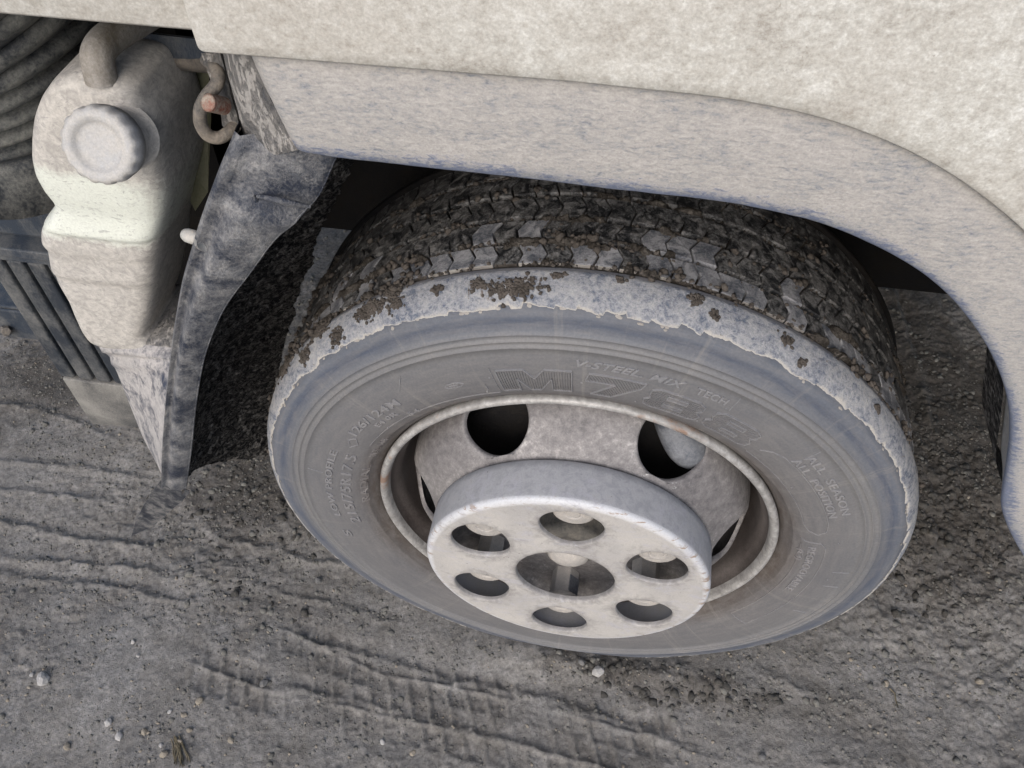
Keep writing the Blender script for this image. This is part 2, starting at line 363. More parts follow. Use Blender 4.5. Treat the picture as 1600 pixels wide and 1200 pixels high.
def gheight(X, Y, fine=True):
    H = .020*fbm(X, Y, 2.2, 3, 3)+.013*fbm(X, Y, 7, 3, 11)
    if fine:
        wx = X+.02*fbm(X, Y, 14, 3, 21); wy = Y+.02*fbm(X, Y, 14, 3, 31)
        rough = np.clip(.32+3.6*fbm(X, Y, 5, 4, 41), .10, 1.1)
        # churned area round and behind the wheel
        ch = np.exp(-(((X-.55)/.22)**2+((Y-.42)/.33)**2))*1.5+np.exp(-(((X+.52)/.16)**2+((Y-.18)/.14)**2))*1.0+np.exp(-(((X-.16)/.14)**2+((Y+.04)/.035)**2))*1.0
        rough = rough+ch*.75
        n1 = fbm(wx, wy, 30, 5, 51, .62); n2 = 1-np.abs(fbm(wx, wy, 55, 3, 61))*4
        H = H+rough*(.0085*n1)+.0040*fbm(X, Y, 170, 3, 71, .7)*(.6+.6*rough)+.0040*fbm(X, Y, 75, 4, 81, .6)*(.30+.8*rough)
        for pts, h, w, st in RIDGES:
            s, t = pl_st(X, Y, pts); t = t+.016*fbm(X, Y, 18, 5, 91, .6)+.006*fbm(X, Y, 90, 3, 95)
            L = s.max(); e = np.clip(np.minimum(s, L-s)/.05, 0, 1)
            H = H+e*(h*.50*np.exp(-(t/(w*.6))**2)*(1+2.2*fbm(X, Y, 60, 3, 97))-st*.34*np.exp(-((t-w*1.4)/(w*1.3))**2)-st*.15*np.exp(-((t+w*2.4)/(w*2.0))**2))
        H = H+.011*np.exp(-((Y+.030-.02*np.abs(X))/.022)**2)*np.exp(-((X-.03)/.20)**4)*(1+1.5*fbm(X, Y, 40, 3, 111))
        for tr, w in ((TRACK, .034), (TRACK2, .030)):
            s, t = pl_st(X, Y, tr); s = s+.006*fbm(X, Y, 22, 3, 101); t = t+.006*fbm(X, Y, 25, 3, 103)
            band = np.clip((w-np.abs(t))/.008, 0, 1)*np.clip(np.minimum(s, s.max()-s)/.04, 0, 1)*np.clip(.55+2.2*fbm(X, Y, 9, 2, 105), .1, 1)
            row = np.where(t > 0, 0, .5); per = .030
            ph = np.abs(((s+t*.35)/per+row) % 1-.5)*per
            bar = np.exp(-(ph/.0035)**2); mid = np.exp(-(t/.0035)**2)
            H = H+band*(-.0048+.0058*np.maximum(bar, mid)*(.6+1.4*(fbm(X, Y, 40, 3, 107)+.4)))
    return H
def build_ground():
    d = .0027
    xs = np.arange(-1.32, .98, d); ys = np.arange(-.36, 1.0, d)
    # warp rows: finer near the camera side
    X, Y = np.meshgrid(xs, ys, indexing='ij'); Z = GZ+gheight(X, Y)
    # press under the tyre
    press = np.exp(-((X/.13)**4))*np.exp(-(((Y-.1)/.13)**4)); Z = np.where(press > .02, np.minimum(Z, GZ+.010), Z)
    edge = np.minimum.reduce([X-xs[0], xs[-1]-X, Y-ys[0], ys[-1]-Y]); Z = Z-np.where(edge < 1e-4, .03, 0)
    V = np.stack([X, Y, Z], -1).reshape(-1, 3); nx, ny = X.shape
    i, j = np.meshgrid(np.arange(nx-1), np.arange(ny-1), indexing='ij'); a = (i*ny+j).ravel()
    F = np.stack([a, a+ny, a+ny+1, a+1], -1)
    me = bpy.data.meshes.new('ground'); me.vertices.add(len(V)); me.vertices.foreach_set('co', V.astype(np.float32).ravel())
    me.loops.add(F.size); me.loops.foreach_set('vertex_index', F.astype(np.int32).ravel()); me.polygons.add(len(F))
    me.polygons.foreach_set('loop_start', np.arange(0, F.size, 4, dtype=np.int32)); me.update(calc_edges=True)
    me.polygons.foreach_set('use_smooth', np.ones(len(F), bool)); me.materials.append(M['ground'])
    o = bpy.data.objects.new('ground', me); COL.objects.link(o); fx_, fy_ = V[:,0], V[:,1]
    wear_or_shade(o, np.clip(np.exp(-(((fx_-.60)/.20)**2+((fy_-.50)/.33)**2))*1.2+np.exp(-(((fx_+.56)/.16)**2+((fy_-.22)/.14)**2))*.9+np.exp(-(((fx_-.14)/.17)**2+((fy_+.035)/.030)**2))*.75+np.exp(-(((fx_-.52)/.12)**2+((fy_-.75)/.3)**2))+np.exp(-((fx_+.95)/.3)**2-((fy_-.36)/.10)**2)*.8, 0, 1)); tag(o, 'damp grey mud ground with tyre ruts under the truck', kind='structure')  # mask: damp churned mud, with shade under the truck painted in too
    # wide surroundings, a few millimetres lower
    g = np.unique(np.concatenate([np.linspace(-60, -3, 40), np.linspace(-3, 3, 90), np.linspace(3, 60, 40)]))
    X, Y = np.meshgrid(g, g, indexing='ij'); Z = GZ-.028+.02*fbm(X, Y, 2.2, 4, 3)
    inside = (X > -1.25) & (X < .92) & (Y > -.30) & (Y < .94); Z = np.where(inside, Z-.03, Z)
    V, F = grid(np.stack([X, Y, Z], -1)); o = mk('ground', V, F, 'ground'); tag(o, 'wide grey mud yard around the truck', kind='structure')
build_ground()
def gz(x, y): return GZ+float(gheight(np.array([[x]]), np.array([[y]]))[0,0])

# ---------------------------------------------------------------- truck
truck = tag(empty('truck', (0, .6, GZ)), 'mud-caked white truck seen close up at its front wheel arch', 'truck')
wheel = empty('wheel', (0, 0, 0), truck)
# tyre ------------------------------------------------------------
SW = [(.2325,.014),(.2335,.0085),(.2375,.0015),(.2425,-.004),(.249,-.0095),(.2495,-.0105),(.251,-.0112),(.2525,-.0115),(.258,-.0148),(.266,-.0172),(.275,-.0186),(.285,-.0193),(.300,-.0192),(.314,-.0181),
      (.3215,-.0173),(.3222,-.0186),(.3240,-.0186),(.3247,-.0169),(.3290,-.0164),(.3296,-.0175),(.3308,-.0175),(.3314,-.0161),(.3370,-.0155),(.3376,-.0164),(.3386,-.0164),(.3392,-.0150),
      (.3440,-.0138),(.3490,-.0122),(.3540,-.0112),(.3590,-.0112),(.3640,-.0092),(.3690,-.0052),(.3740,.0020),(.3775,.0105),(.3795,.0200),(.3803,.0275),(.3800,.0290),(.3785,.0300),(.3725,.0308)]
SW = [(r-max(0, r-.33)*.05, y) for r, y in SW]; swr = np.array([p[0] for p in SW]); swy = np.array([p[1] for p in SW])
def ysw(r): return np.interp(r, swr[:32], swy[:32])
back = [(.3725,.206),(.379,.207),(.3795,.214),(.374,.224),(.362,.232),(.33,.238),(.29,.240),(.26,.234),(.236,.218)]
mk('inner_sidewall', *lathe([(.3720,.19)]+back, 200), 'black', wheel)
V, F = lathe(SW+[(.3705,y) for y in np.linspace(.05,.20,8)], 360)
def flatten(V):
    A = np.array(V, float); z = A[:,2]; k = np.clip((-.30-z)/.07, 0, 1); lim = GZ+.007
    A[:,2] = np.where(z < lim+.012, lim+.012*np.exp(np.minimum(0, (z-lim-.012)/.012)), z)
    A[:,1] += np.where(A[:,1] < .01, -.006*k**1.5*np.exp(-(A[:,0]/.16)**2), 0); return A
tyre = mk('tyre', flatten(V), F, 'rubber', wheel)
# tread blocks -----------------------------------------------------
rows = [(.0365,.0600,.30,'z'),(.0655,.0920,-.35,'z'),(.0985,.1270,.35,'z'),(.1335,.1620,-.35,'z'),(.1675,.2050,.25,'z')]
NB = 104
def rtop(y): return .3805-.004*((y-.115)/.09)**2
def block(th0, th1, y0, y1, sk, jit):
    base, top = [], []
    ym = (y0+y1)/2; c = [(th0,y0),(th0,ym),(th0,y1),(th1,y1),(th1,ym),(th1,y0)]
    for th, y in c:
        f = (y-y0)/(y1-y0); z = sk*(2*abs(f-.5)-.5)*.016/.38+sk*f*.010/.38
        r = rtop(y)-jit; t = th+z
        base.append((.3690*math.cos(t), y-(.0012 if y == y0 else 0), .3690*math.sin(t)))
        ti = (th0+th1)/2+(th-(th0+th1)/2)*.93+z; yi = ym+(y-ym)*.95
        top.append((t, y, r-.0011, ti, yi, r))
    V = base+[(q[2]*math.cos(q[0]), q[1], q[2]*math.sin(q[0])) for q in top]+[(q[5]*math.cos(q[3]), q[4], q[5]*math.sin(q[3])) for q in top]
    F = []
    for a in range(6):
        b = (a+1) % 6; F += [(a,b,b+6,a+6), (a+6,b+6,b+12,a+12)]
    F += [(12,13,16,17), (13,14,15,16)]
    return V, F
rest = []; nblk = 0
for ri, (y0, y1, sk, _) in enumerate(rows):
    for k in range(NB):
        st = 2*math.pi/NB; th = k*st+(ri*.37+.1)*st; th = (th+math.pi/2) % (2*math.pi)-math.pi/2
        gap = .0008/.38 if ri else .0009/.38; jit = random.uniform(0,.0010)
        b = block(th+gap, th+st-gap+random.uniform(-.0006,.0006)/.38, y0, y1, sk, jit)
        vis = R(-2) < th < R(178) and not (ri == 4 and (th < R(40) or th > R(155))) and not (ri == 3 and th > R(172))
        if vis and nblk < 298:
            powdered = (ri == 0 and random.random() < .8) or (ri == 1 and random.random() < .22)  # paler, dust-powdered blocks, mostly in the outermost row
            o = mk('tread_block', *b, 'treadpowder' if powdered else 'tread', wheel, smooth=False); nblk += 1
            if ri == 0: o.data.materials.append(M['crustedge'] if random.random() < .75 else M['clodmat']); o.data.polygons[10].material_index = 1
        else: rest.append(b)
o = mk('tread_blocks', *join(rest), 'tread', wheel, smooth=False)
o.data.vertices.foreach_set('co', flatten([v.co for v in o.data.vertices]).astype(np.float32).ravel()); tag(o, kind='stuff')
# pale mud crust over the shoulder ------------------------------------
NT_ = 1440; th = np.linspace(0, 2*np.pi, NT_, endpoint=False)
cs = np.cumsum(np.r_[0, np.hypot(np.diff(swr), np.diff(swy))])
def prof_at(s): return np.interp(s, cs, swr), np.interp(s, cs, swy)
s0 = cs[28]; s1 = cs[35]
cx, sx = np.cos(th), np.sin(th)
tooth = .0085*fbm(cx*3, sx*3, 4, 4, 5)+.0045*fbm(th*40, th*0+2, 1, 5, 7, .75)+.0026*(((th*31.0/np.pi+2.5*fbm(th*5, th*0, 1, 3, 9)) % 1)**2-.4)*np.clip(1+3*fbm(th*4, th*0+5, 1, 2, 15), 0, 1.6)
edge = cs[30]+.0015+tooth
t1 = s1-.0012+.0012*fbm(th*60, th*0+9, 1, 3, 13)
NS = 16; u = np.linspace(0, 1, NS)
SS = edge[:,None]*(1-u)+t1[:,None]*u; RR, YY = prof_at(SS)
lump = .0012+.0010*fbm(cx[:,None]*RR*1., sx[:,None]*RR+YY, 55, 4, 17)+.0006*fbm(cx[:,None]*RR, sx[:,None]*RR+YY*2, 260, 2, 19)
lump = np.where((u == 0) | (u == 1), -.0006, lump)
nr = np.clip((YY+.012)/.02, 0, 1)[:,:]; Rr = RR+lump*nr; Yr = YY-lump*(1-nr*.8)
V, F = grid(np.stack([cx[:,None]*Rr, Yr, sx[:,None]*Rr], -1), close_u=True)
cr = mk('mud_crust', flatten(V), F, 'crust', wheel)
wear_or_shade(cr, np.tile(np.exp(-u/.13), (NT_, 1)).ravel())
# small pale flakes along the edge
chips = []
for k in range(120):
    t = random.uniform(0, 2*math.pi); i = int(t/(2*math.pi)*NT_) % NT_; s = edge[i]+random.uniform(-.0015,.004); r, y = prof_at(s)
    a, b = random.uniform(.001,.0035), random.uniform(.0005,.0013); n = 7
    ring = [(r+b*math.sin(q)*random.uniform(.6,1.1), t+a/r*math.cos(q)*random.uniform(.7,1.1)) for q in np.linspace(0, 2*math.pi, n, endpoint=False)]
    lo = [(q[0]*math.cos(q[1]), float(prof_at(np.interp(q[0], swr[:36], cs[:36]))[1])-.0002, q[0]*math.sin(q[1])) for q in ring]
    hi = [(x*.9990, y_-.0010, z*.9990) for x, y_, z in lo]
    chips.append((lo+hi, [(j, (j+1) % n, (j+1) % n+n, j+n) for j in range(n)]+[tuple(range(n, 2*n))]))
tag(mk('mud_flake', flatten(join(chips)[0]), join(chips)[1], 'crustedge', wheel, smooth=False), kind='stuff')
# brown clods packed in grooves and stuck to the shoulder
ico_b = bmesh.new(); bmesh.ops.create_icosphere(ico_b, subdivisions=2, radius=1); ICO = ([tuple(v.co) for v in ico_b.verts], [tuple(v.index for v in f.verts) for f in ico_b.faces]); ico_b.free()
ico_b = bmesh.new(); bmesh.ops.create_icosphere(ico_b, subdivisions=1, radius=1); ICO1 = ([tuple(v.co) for v in ico_b.verts], [tuple(v.index for v in f.verts) for f in ico_b.faces]); ico_b.free()
def lumps(centres, mats, ico=ICO1):
    """centres: (pos, radii, normal)"""
    IV = np.array(ico[0]); n = len(IV); Vs, Fs = [], []; IF = np.array(ico[1])
    for k, (p, r, nn) in enumerate(centres):
        q = nn.to_track_quat('Z','Y').to_matrix()@Matrix.Rotation(random.uniform(0, 6.28), 3, 'Z')
        D = IV*(1+.9*(RNG.random((n,1))-.5))*np.array(r); Vs.append(D@np.array(q).T+np.array(p)); Fs.append(IF+k*n)
    return np.vstack(Vs), np.vstack(Fs).tolist()
cl = []
def tpos(t, y, r): return Vector((r*math.cos(t), y, r*math.sin(t))), Vector((math.cos(t), 0, math.sin(t)))
for k in range(4200):
    t = R(random.uniform(-8, 186)); y = random.choice([.0325,.0628,.0952,.1302,.1648])+random.gauss(0,.004)
    if fbm(np.array([[t*3.]]), np.array([[y*30]]), 1, 3, 33)[0,0] < -.03 and random.random() < .8: continue
    big = fbm(np.array([[t*5.]]), np.array([[y*40]]), 1, 2, 37)[0,0] > .14
    r_ = random.uniform(.0010,.0026)*(1.5 if big else 1); p, nn = tpos(t, y+(random.gauss(0,.006) if big else 0), .3745+(random.uniform(.004,.008) if big else random.uniform(0,.004)))
    cl.append((p, (r_, r_*random.uniform(.8,1.4), r_*.8), nn))
for tc_, yc, sp, n_ in ((101,.006,.020,90),(106,.010,.006,20),(112,.012,.005,14),(124,.012,.013,90),(119,.008,.007,26),(131,.003,.008,24),(77,.016,.006,20),(74,.008,.004,10),(63,.012,.005,16),(95,.018,.004,10),(44,.010,.004,10),(60,.0,.004,6),(140,.006,.008,26),(87,.020,.003,5),(136,.022,.012,70),(120,.024,.010,40),(148,.020,.014,60)):
    for k in range(n_*3):
        t = R(tc_)+random.gauss(0, sp*.6)/.38; y = yc+random.gauss(0, min(sp,.010)*.45); r = float(np.interp(y, swy[26:36], swr[26:36]))+.0015
        p, nn = tpos(t, y, r); r_ = random.uniform(.0010,.0024); nn = (nn+Vector((0,-.7 if y < .01 else -.1,0))).normalized()
        cl.append((p+nn*.0004, (r_, r_, r_*.7), nn))
tag(mk('mud_clod', *lumps(cl, None), 'clodmat', wheel), kind='stuff')
gt = np.linspace(R(-12), R(190), 1500); gy = np.linspace(.0312, .205, 88); GT, GY = np.meshgrid(gt, gy, indexing='ij')
q1 = fbm(GT*.38, GY, 9, 4, 201); q2 = fbm(GT*.38, GY, 60, 5, 203, .6); q3 = fbm(GT*.38, GY, 260, 3, 205, .6)
lft = np.exp(-((GT-R(128))/R(26))**2)*.13+np.exp(-((GT-R(104))/R(12))**2)*np.exp(-((GY-.075)/.03)**2)*.10-np.where(GT < R(75), .02, 0)
near = np.min([np.abs(GY-g) for g in (.0340,.0628,.0952,.1302,.1648)], axis=0)
mask = np.clip((q1+q2*.7+lft-.10)*9, 0, 1)*np.clip(1.15-near/.016, .0, 1)
RG = .3718+.0012*np.clip(1-near/.004, 0, 1)+mask*(.0085+.007*q2)+q3*.003*(.3+mask)
cap_ = .3712+.0*GY; RG = np.where((GY > .2035) | (GY < .0318), cap_, RG)
V, F = grid(np.stack([RG*np.cos(GT), GY, RG*np.sin(GT)], -1)); mk('groove_mud', V, F, 'treadbase', wheel)
# lettering -------------------------------------------------------
def bend(V, th0, r0, rs=None):
    o = []
    for x, y, z in V:
        r = r0+y; t = th0-x/(rs or r0); o.append((r*math.cos(t), float(ysw(r))-z, r*math.sin(t)))
    return o
def letters(txt, size, deg0, r0, deg1=None, shear=0, h=.0011, outline=True):
    cu = bpy.data.curves.new('lettering', 'FONT'); cu.body = txt; cu.size = size; cu.extrude = h; cu.shear = shear
    cu.resolution_u = 3; cu.space_character = 1.08; cu.bevel_depth = .00018; cu.bevel_resolution = 0; cu.offset = .0001
    ob = bpy.data.objects.new('tmp', cu); me = bpy.data.meshes.new_from_object(ob)
    V = [tuple(v.co) for v in me.vertices]; F = [tuple(p.vertices) for p in me.polygons]
    w = max(v[0] for v in V); sc = 1.
    if deg1 is not None: sc = R(deg0-deg1)*(r0+size*.35)/w
    o = mk('lettering', bend([(v[0]*sc, v[1], v[2]) for v in V], R(deg0), r0, r0+size*.35), F, 'letter', wheel, smooth=False)
    bpy.data.objects.remove(ob); bpy.data.curves.remove(cu); bpy.data.meshes.remove(me); return o
letters('V-STEEL. MIX', .0115, 92.4, .3035, 73.0, .35)
letters('TECH', .0115, 70.9, .3035, 65.0, 0)
letters('215/75R17.5', .0170, 189.5, .2670, 157.0)
letters('126/124M', .0140, 149.5, .2810, 130.5)
letters('RADIAL', .0120, 180.5, .2480, 161.5)
letters('N.T. 148', .0100, 157, .2475, 147)
letters('LOW PROFILE', .0115, 186.5, .2890, 157.5)
letters('ALL  SEASON', .0120, 44.2, .3020, 23.8)
letters('ALL  POSITION', .0115, 44.8, .2890, 23.2)
letters('REGROOVABLE', .0115, 10.6, .2660, -11.8)
letters('(E4)', .0080, 8.5, .2565, 3)
letters('E4 0R', .0085, 142, .2700, 134); letters('54', .0090, 132.5, .2600, 129)
letters('S', .0140, 196, .2900, 193)
def strip_path(pts, w, h, closed=True, step=.0015):
    """raised ridge along a polyline given in sidewall coordinates"""
    P = list(pts)+([pts[0]] if closed else []); parts = []
    for a, b in zip(P[:-1], P[1:]):
        a = np.array(a); b = np.array(b); L = np.hypot(*(b-a)); 
        if L < 1e-6: continue
        u = (b-a)/L; n = np.array([-u[1], u[0]])*w/2; k = max(1, int(L/.006)); A = []
        for q in np.linspace(-w*.3, L+w*.3, k+1):
            c = a+u*q; A.append([(c[0]-n[0]*1.3, c[1]-n[1]*1.3, -.0003), (c[0]-n[0]*.6, c[1]-n[1]*.6, h), (c[0]+n[0]*.6, c[1]+n[1]*.6, h), (c[0]+n[0]*1.3, c[1]+n[1]*1.3, -.0003)])
        parts.append(grid(A))
    return join(parts)
def hatch(polys, ang, pitch, w, h):
    parts = []; c, s = math.cos(ang), math.sin(ang); rot = [[(x*c+y*s, -x*s+y*c) for x, y in p] for p in polys]
    lo = min(q[0] for p in rot for q in p); hi = max(q[0] for p in rot for q in p); u = lo+pitch
    while u < hi:
        X = []
        for p in rot:
            for a, b in zip(p, p[1:]+p[:1]):
                if (a[0] <= u) != (b[0] <= u): X.append(a[1]+(b[1]-a[1])*(u-a[0])/(b[0]-a[0]))
        X.sort()
        for a, b in zip(X[::2], X[1::2]):
            if b-a > .002:
                P = [(u*c-v*s, u*s+v*c) for v in (a+.0008, b-.0008)]; parts.append(strip_path(P, w, h, False))
        u += pitch
    return join(parts)
def big_glyph(polys, deg0, deg1, r0, r1, ang, shear=0., rise=0):
    rm = (r0+r1)/2; w = R(deg0-deg1)*rm; h = r1-r0; P = [[(x*w+shear*(y-.5)*h, y*h) for x, y in p] for p in polys]
    V, F = hatch(P, ang, .0024, .0010, .0009); mk('letter_hatching', bend(V, R(deg0), r0, rm), F, 'rubber', wheel, smooth=False)
    V, F = join([strip_path(p, .0013, .0017) for p in P]); return mk('lettering', bend(V, R(deg0), r0, rm), F, 'letter', wheel, smooth=False)
gM = [[(0,0),(0,1),(.37,1),(.50,.60),(.64,1),(1,1),(1,0),(.73,0),(.73,.60),(.56,0),(.42,0),(.26,.60),(.26,0)]]
g7 = [[(0,.66),(.05,1),(1,1),(.95,.74),(.50,0),(.12,0),(.52,.66)]]
g8 = [[(.14,0),(.02,.12),(.0,.36),(.09,.5),(.05,.64),(.06,.88),(.18,1),(.84,1),(.96,.88),(.97,.64),(.90,.5),(1,.36),(.99,.12),(.87,0)], [(.34,.20),(.34,.36),(.68,.36),(.68,.20)], [(.34,.63),(.34,.79),(.68,.79),(.68,.63)]]
big_glyph(gM, 106.6, 92.5, .2655, .2960, 0)
big_glyph(g7, 90.0, 79.2, .2655, .2960, R(35), .006)
big_glyph(g8, 78.4, 66.8, .2655, .2940, R(-20), .005)
big_glyph(g8, 65.4, 54.0, .2655, .2940, R(-20), .005)
def sw_line(pts, w=.0011, h=.0009, closed=False):
    V, F = strip_path([(-R(d)*.28, r-.28) for d, r in pts], w, h, closed); o = []
    for x, y, z in V:
        r = .28+y; t = -x/.28; o.append((r*math.cos(t), float(ysw(r))-z, r*math.sin(t)))
    return mk('moulded_line', o, F, 'letter', wheel, smooth=False)
def arc(r, d0, d1, n=14): return [(d, r) for d in np.linspace(d0, d1, n)]
sw_line(arc(.262, 52, 20)+[(17.5,.266),(16,.275),(17.5,.284),(21,.287)]+arc(.287, 24, 46, 8)+[(49,.283),(51,.275)])
sw_line([(13.5,.258),(12.5,.262),(12.3,.279),(10.5,.284)]+arc(.284, 8, -34)+arc(.258, -34, 11))
sw_line(arc(.261, 151, 108)); sw_line([(111,.262),(110,.270),(110,.277)]); sw_line([(128,.296),(125,.312)]); sw_line([(107.6,.262),(107.6,.30)], .0007)
sw_line([(118.5,.283),(117.8,.2855),(116.2,.2865),(114.8,.2855),(114.2,.283),(114.8,.2805),(116.3,.2795),(117.8,.2805)], closed=True)
sw_line([(117.3,.283),(115.4,.283)]); sw_line([(116.3,.2855),(116.3,.2806)])
sw_line([(154,.2795),(152.5,.2825),(151.5,.285),(150.4,.2822),(149.8,.279),(151,.2755),(152,.273),(153,.276)], closed=True)
for d in (0.5, -20, 168, 63.5, 44, -6): sw_line([(d,.300),(d+.2,.318)], .0008, .0006)
# little moulding nibs on the sidewall
nb = []
for d, r in ((90.7,.281),(108.4,.286),(79.6,.266),(64.2,.300),(66.2,.268),(110.5,.2655),(13,.296),(141,.262),(36,.268),(-3,.300)):
    t = R(d); p = Vector((r*math.cos(t), float(ysw(r)), r*math.sin(t))); nb.append((p, (.0012,.0012,.0014), Vector((0,-1,0))))
for q_ in nb: mk('rubber_nib', *lumps([q_], None), 'letter', wheel)
# rim ---------------------------------------------------------------
rim = [(.2290,.016),(.2330,.009),(.2352,.0035),(.2358,-.0005),(.2348,-.0040),(.2325,-.0060),(.2298,-.0060),(.2272,-.0040),(.2256,-.0005),(.2246,.0050)]
mk('rim_lip', *lathe(rim, 300), 'flange', wheel)
mk('rim_barrel', *lathe([(.2246,.0050),(.2235,.011),(.2205,.0160),(.2165,.0210),(.2150,.0300),(.2135,.0440),(.2115,.0580),(.2080,.0700),(.2000,.0850),(.1950,.100),(.1950,.17),(.215,.19),(.222,.21)], 240), 'barrel', wheel)
def hole_patch(mapf, u0, u1, v0, v1, cu_, cv, a, b, lip, n=24, rings=7, p=2.0):
    """surface patch [u0,u1]x[v0,v1] with a rounded elliptical hole and a turned-in lip; mapf(u,v,depth)"""
    bd = []
    for q in range(n): bd.append((u1, v0+(v1-v0)*q/n))
    for q in range(n): bd.append((u1+(u0-u1)*q/n, v1))
    for q in range(n): bd.append((u0, v1+(v0-v1)*q/n))
    for q in range(n): bd.append((u0+(u1-u0)*q/n, v0))
    A = []
    for bu, bv in bd:
        an = math.atan2((bv-cv)/b, (bu-cu_)/a); eu = cu_+a*math.cos(an); ev = cv+b*math.sin(an); row = []
        for k in range(rings+1):
            f = (k/rings)**.85; row.append(mapf(bu+(eu+(eu-cu_)*.07-bu)*f, bv+(ev+(ev-cv)*.07-bv)*f, 0))
        for sc, d in lip: row.append(mapf(cu_+(eu-cu_)*sc, cv+(ev-cv)*sc, d))
        A.append(row)
    return grid(A, close_u=True)
DP = np.array([(.1300,-.0100),(.1420,-.0130),(.1500,-.0190),(.1560,-.0215),(.1610,-.0195),(.1665,-.0150),(.1730,-.0090),(.1800,-.0025),(.1870,.0045),(.1935,.0120),(.1990,.0215),(.2030,.0340),(.2050,.0480),(.2052,.0580),(.2045,.0680)])
DP = smooth_path(np.c_[DP, np.zeros(len(DP))], 5)[:,:2]
dcs = np.cumsum(np.r_[0, np.hypot(*np.diff(DP, axis=0).T)])
def dmap(u, v, d):
    r = np.interp(v, dcs, DP[:,0]); y = np.interp(v, dcs, DP[:,1]); e = .0015
    tr = (np.interp(v+e, dcs, DP[:,0])-np.interp(v-e, dcs, DP[:,0])); ty = (np.interp(v+e, dcs, DP[:,1])-np.interp(v-e, dcs, DP[:,1])); L = math.hypot(tr, ty) or 1
    nr, ny = -ty/L, tr/L      # inward
    r += nr*d; y += ny*d; return (r*math.cos(u), y, r*math.sin(u))
iv = lambda y: float(np.interp(y, DP[len(DP)//3:,1], dcs[len(DP)//3:]))
va, vb = iv(-.0190), iv(.0600); vc = iv(.0090); parts = []
for k in range(6):
    c = R(60*k-1.5)+R(1.0)
    parts.append(hole_patch(dmap, c-R(30), c+R(30), va, vb, c, vc, .0400/.189, .0385, [(1.03,.0006),(1.0,.0022),(.99,.0040),(.99,.0055)], n=26))
lo = [tuple(q) for q, s in zip(DP, dcs) if s < va]+[tuple(np.array([np.interp(va, dcs, DP[:,0]), np.interp(va, dcs, DP[:,1])]))]
hi = [tuple(np.array([np.interp(vb, dcs, DP[:,0]), np.interp(vb, dcs, DP[:,1])]))]+[tuple(q) for q, s in zip(DP, dcs) if s > vb]
parts += [lathe(lo, 156), lathe(hi, 156), lathe([(.05,-.0100),(.1300,-.0100)], 156)]
mk('wheel_disc', *join(parts), 'steel', wheel)
# cover ring --------------------------------------------------------
cov = empty('cover_ring', (0, -.05, 0), wheel)
cov_parts = []
YC = -.0754; ph = .5422
def cmap(u, v, d): return (v*math.cos(u), YC+d, v*math.sin(u))
wheel_children = []
for k in range(6):
    a = math.pi-(ph+k*math.pi/3)
    cov_parts.append(hole_patch(cmap, a-R(30), a+R(30), .0610, .1530, a, .1110, .0333/.111, .0333, [(1.03,.0003),(1.005,.0013),(1.0,.0030),(1.0,.0055)], n=20))
side = [(.1530,YC),(.1572,YC+.0005),(.1600,YC+.0020),(.1617,YC+.0048),(.1622,YC+.0085),(.1624,-.035),(.1622,-.026),(.1605,-.0245),(.1590,-.026),(.1590,YC+.009),(.1560,YC+.005),(.150,YC+.004)]
cov_parts.append(lathe(side, 240)); cov_parts.append(lathe([(.0610,YC),(.0583,YC+.0004),(.0570,YC+.0015),(.0566,YC+.0035),(.0566,YC+.007)], 160))
V, F = join(cov_parts)
bpy.data.objects.remove(cov)
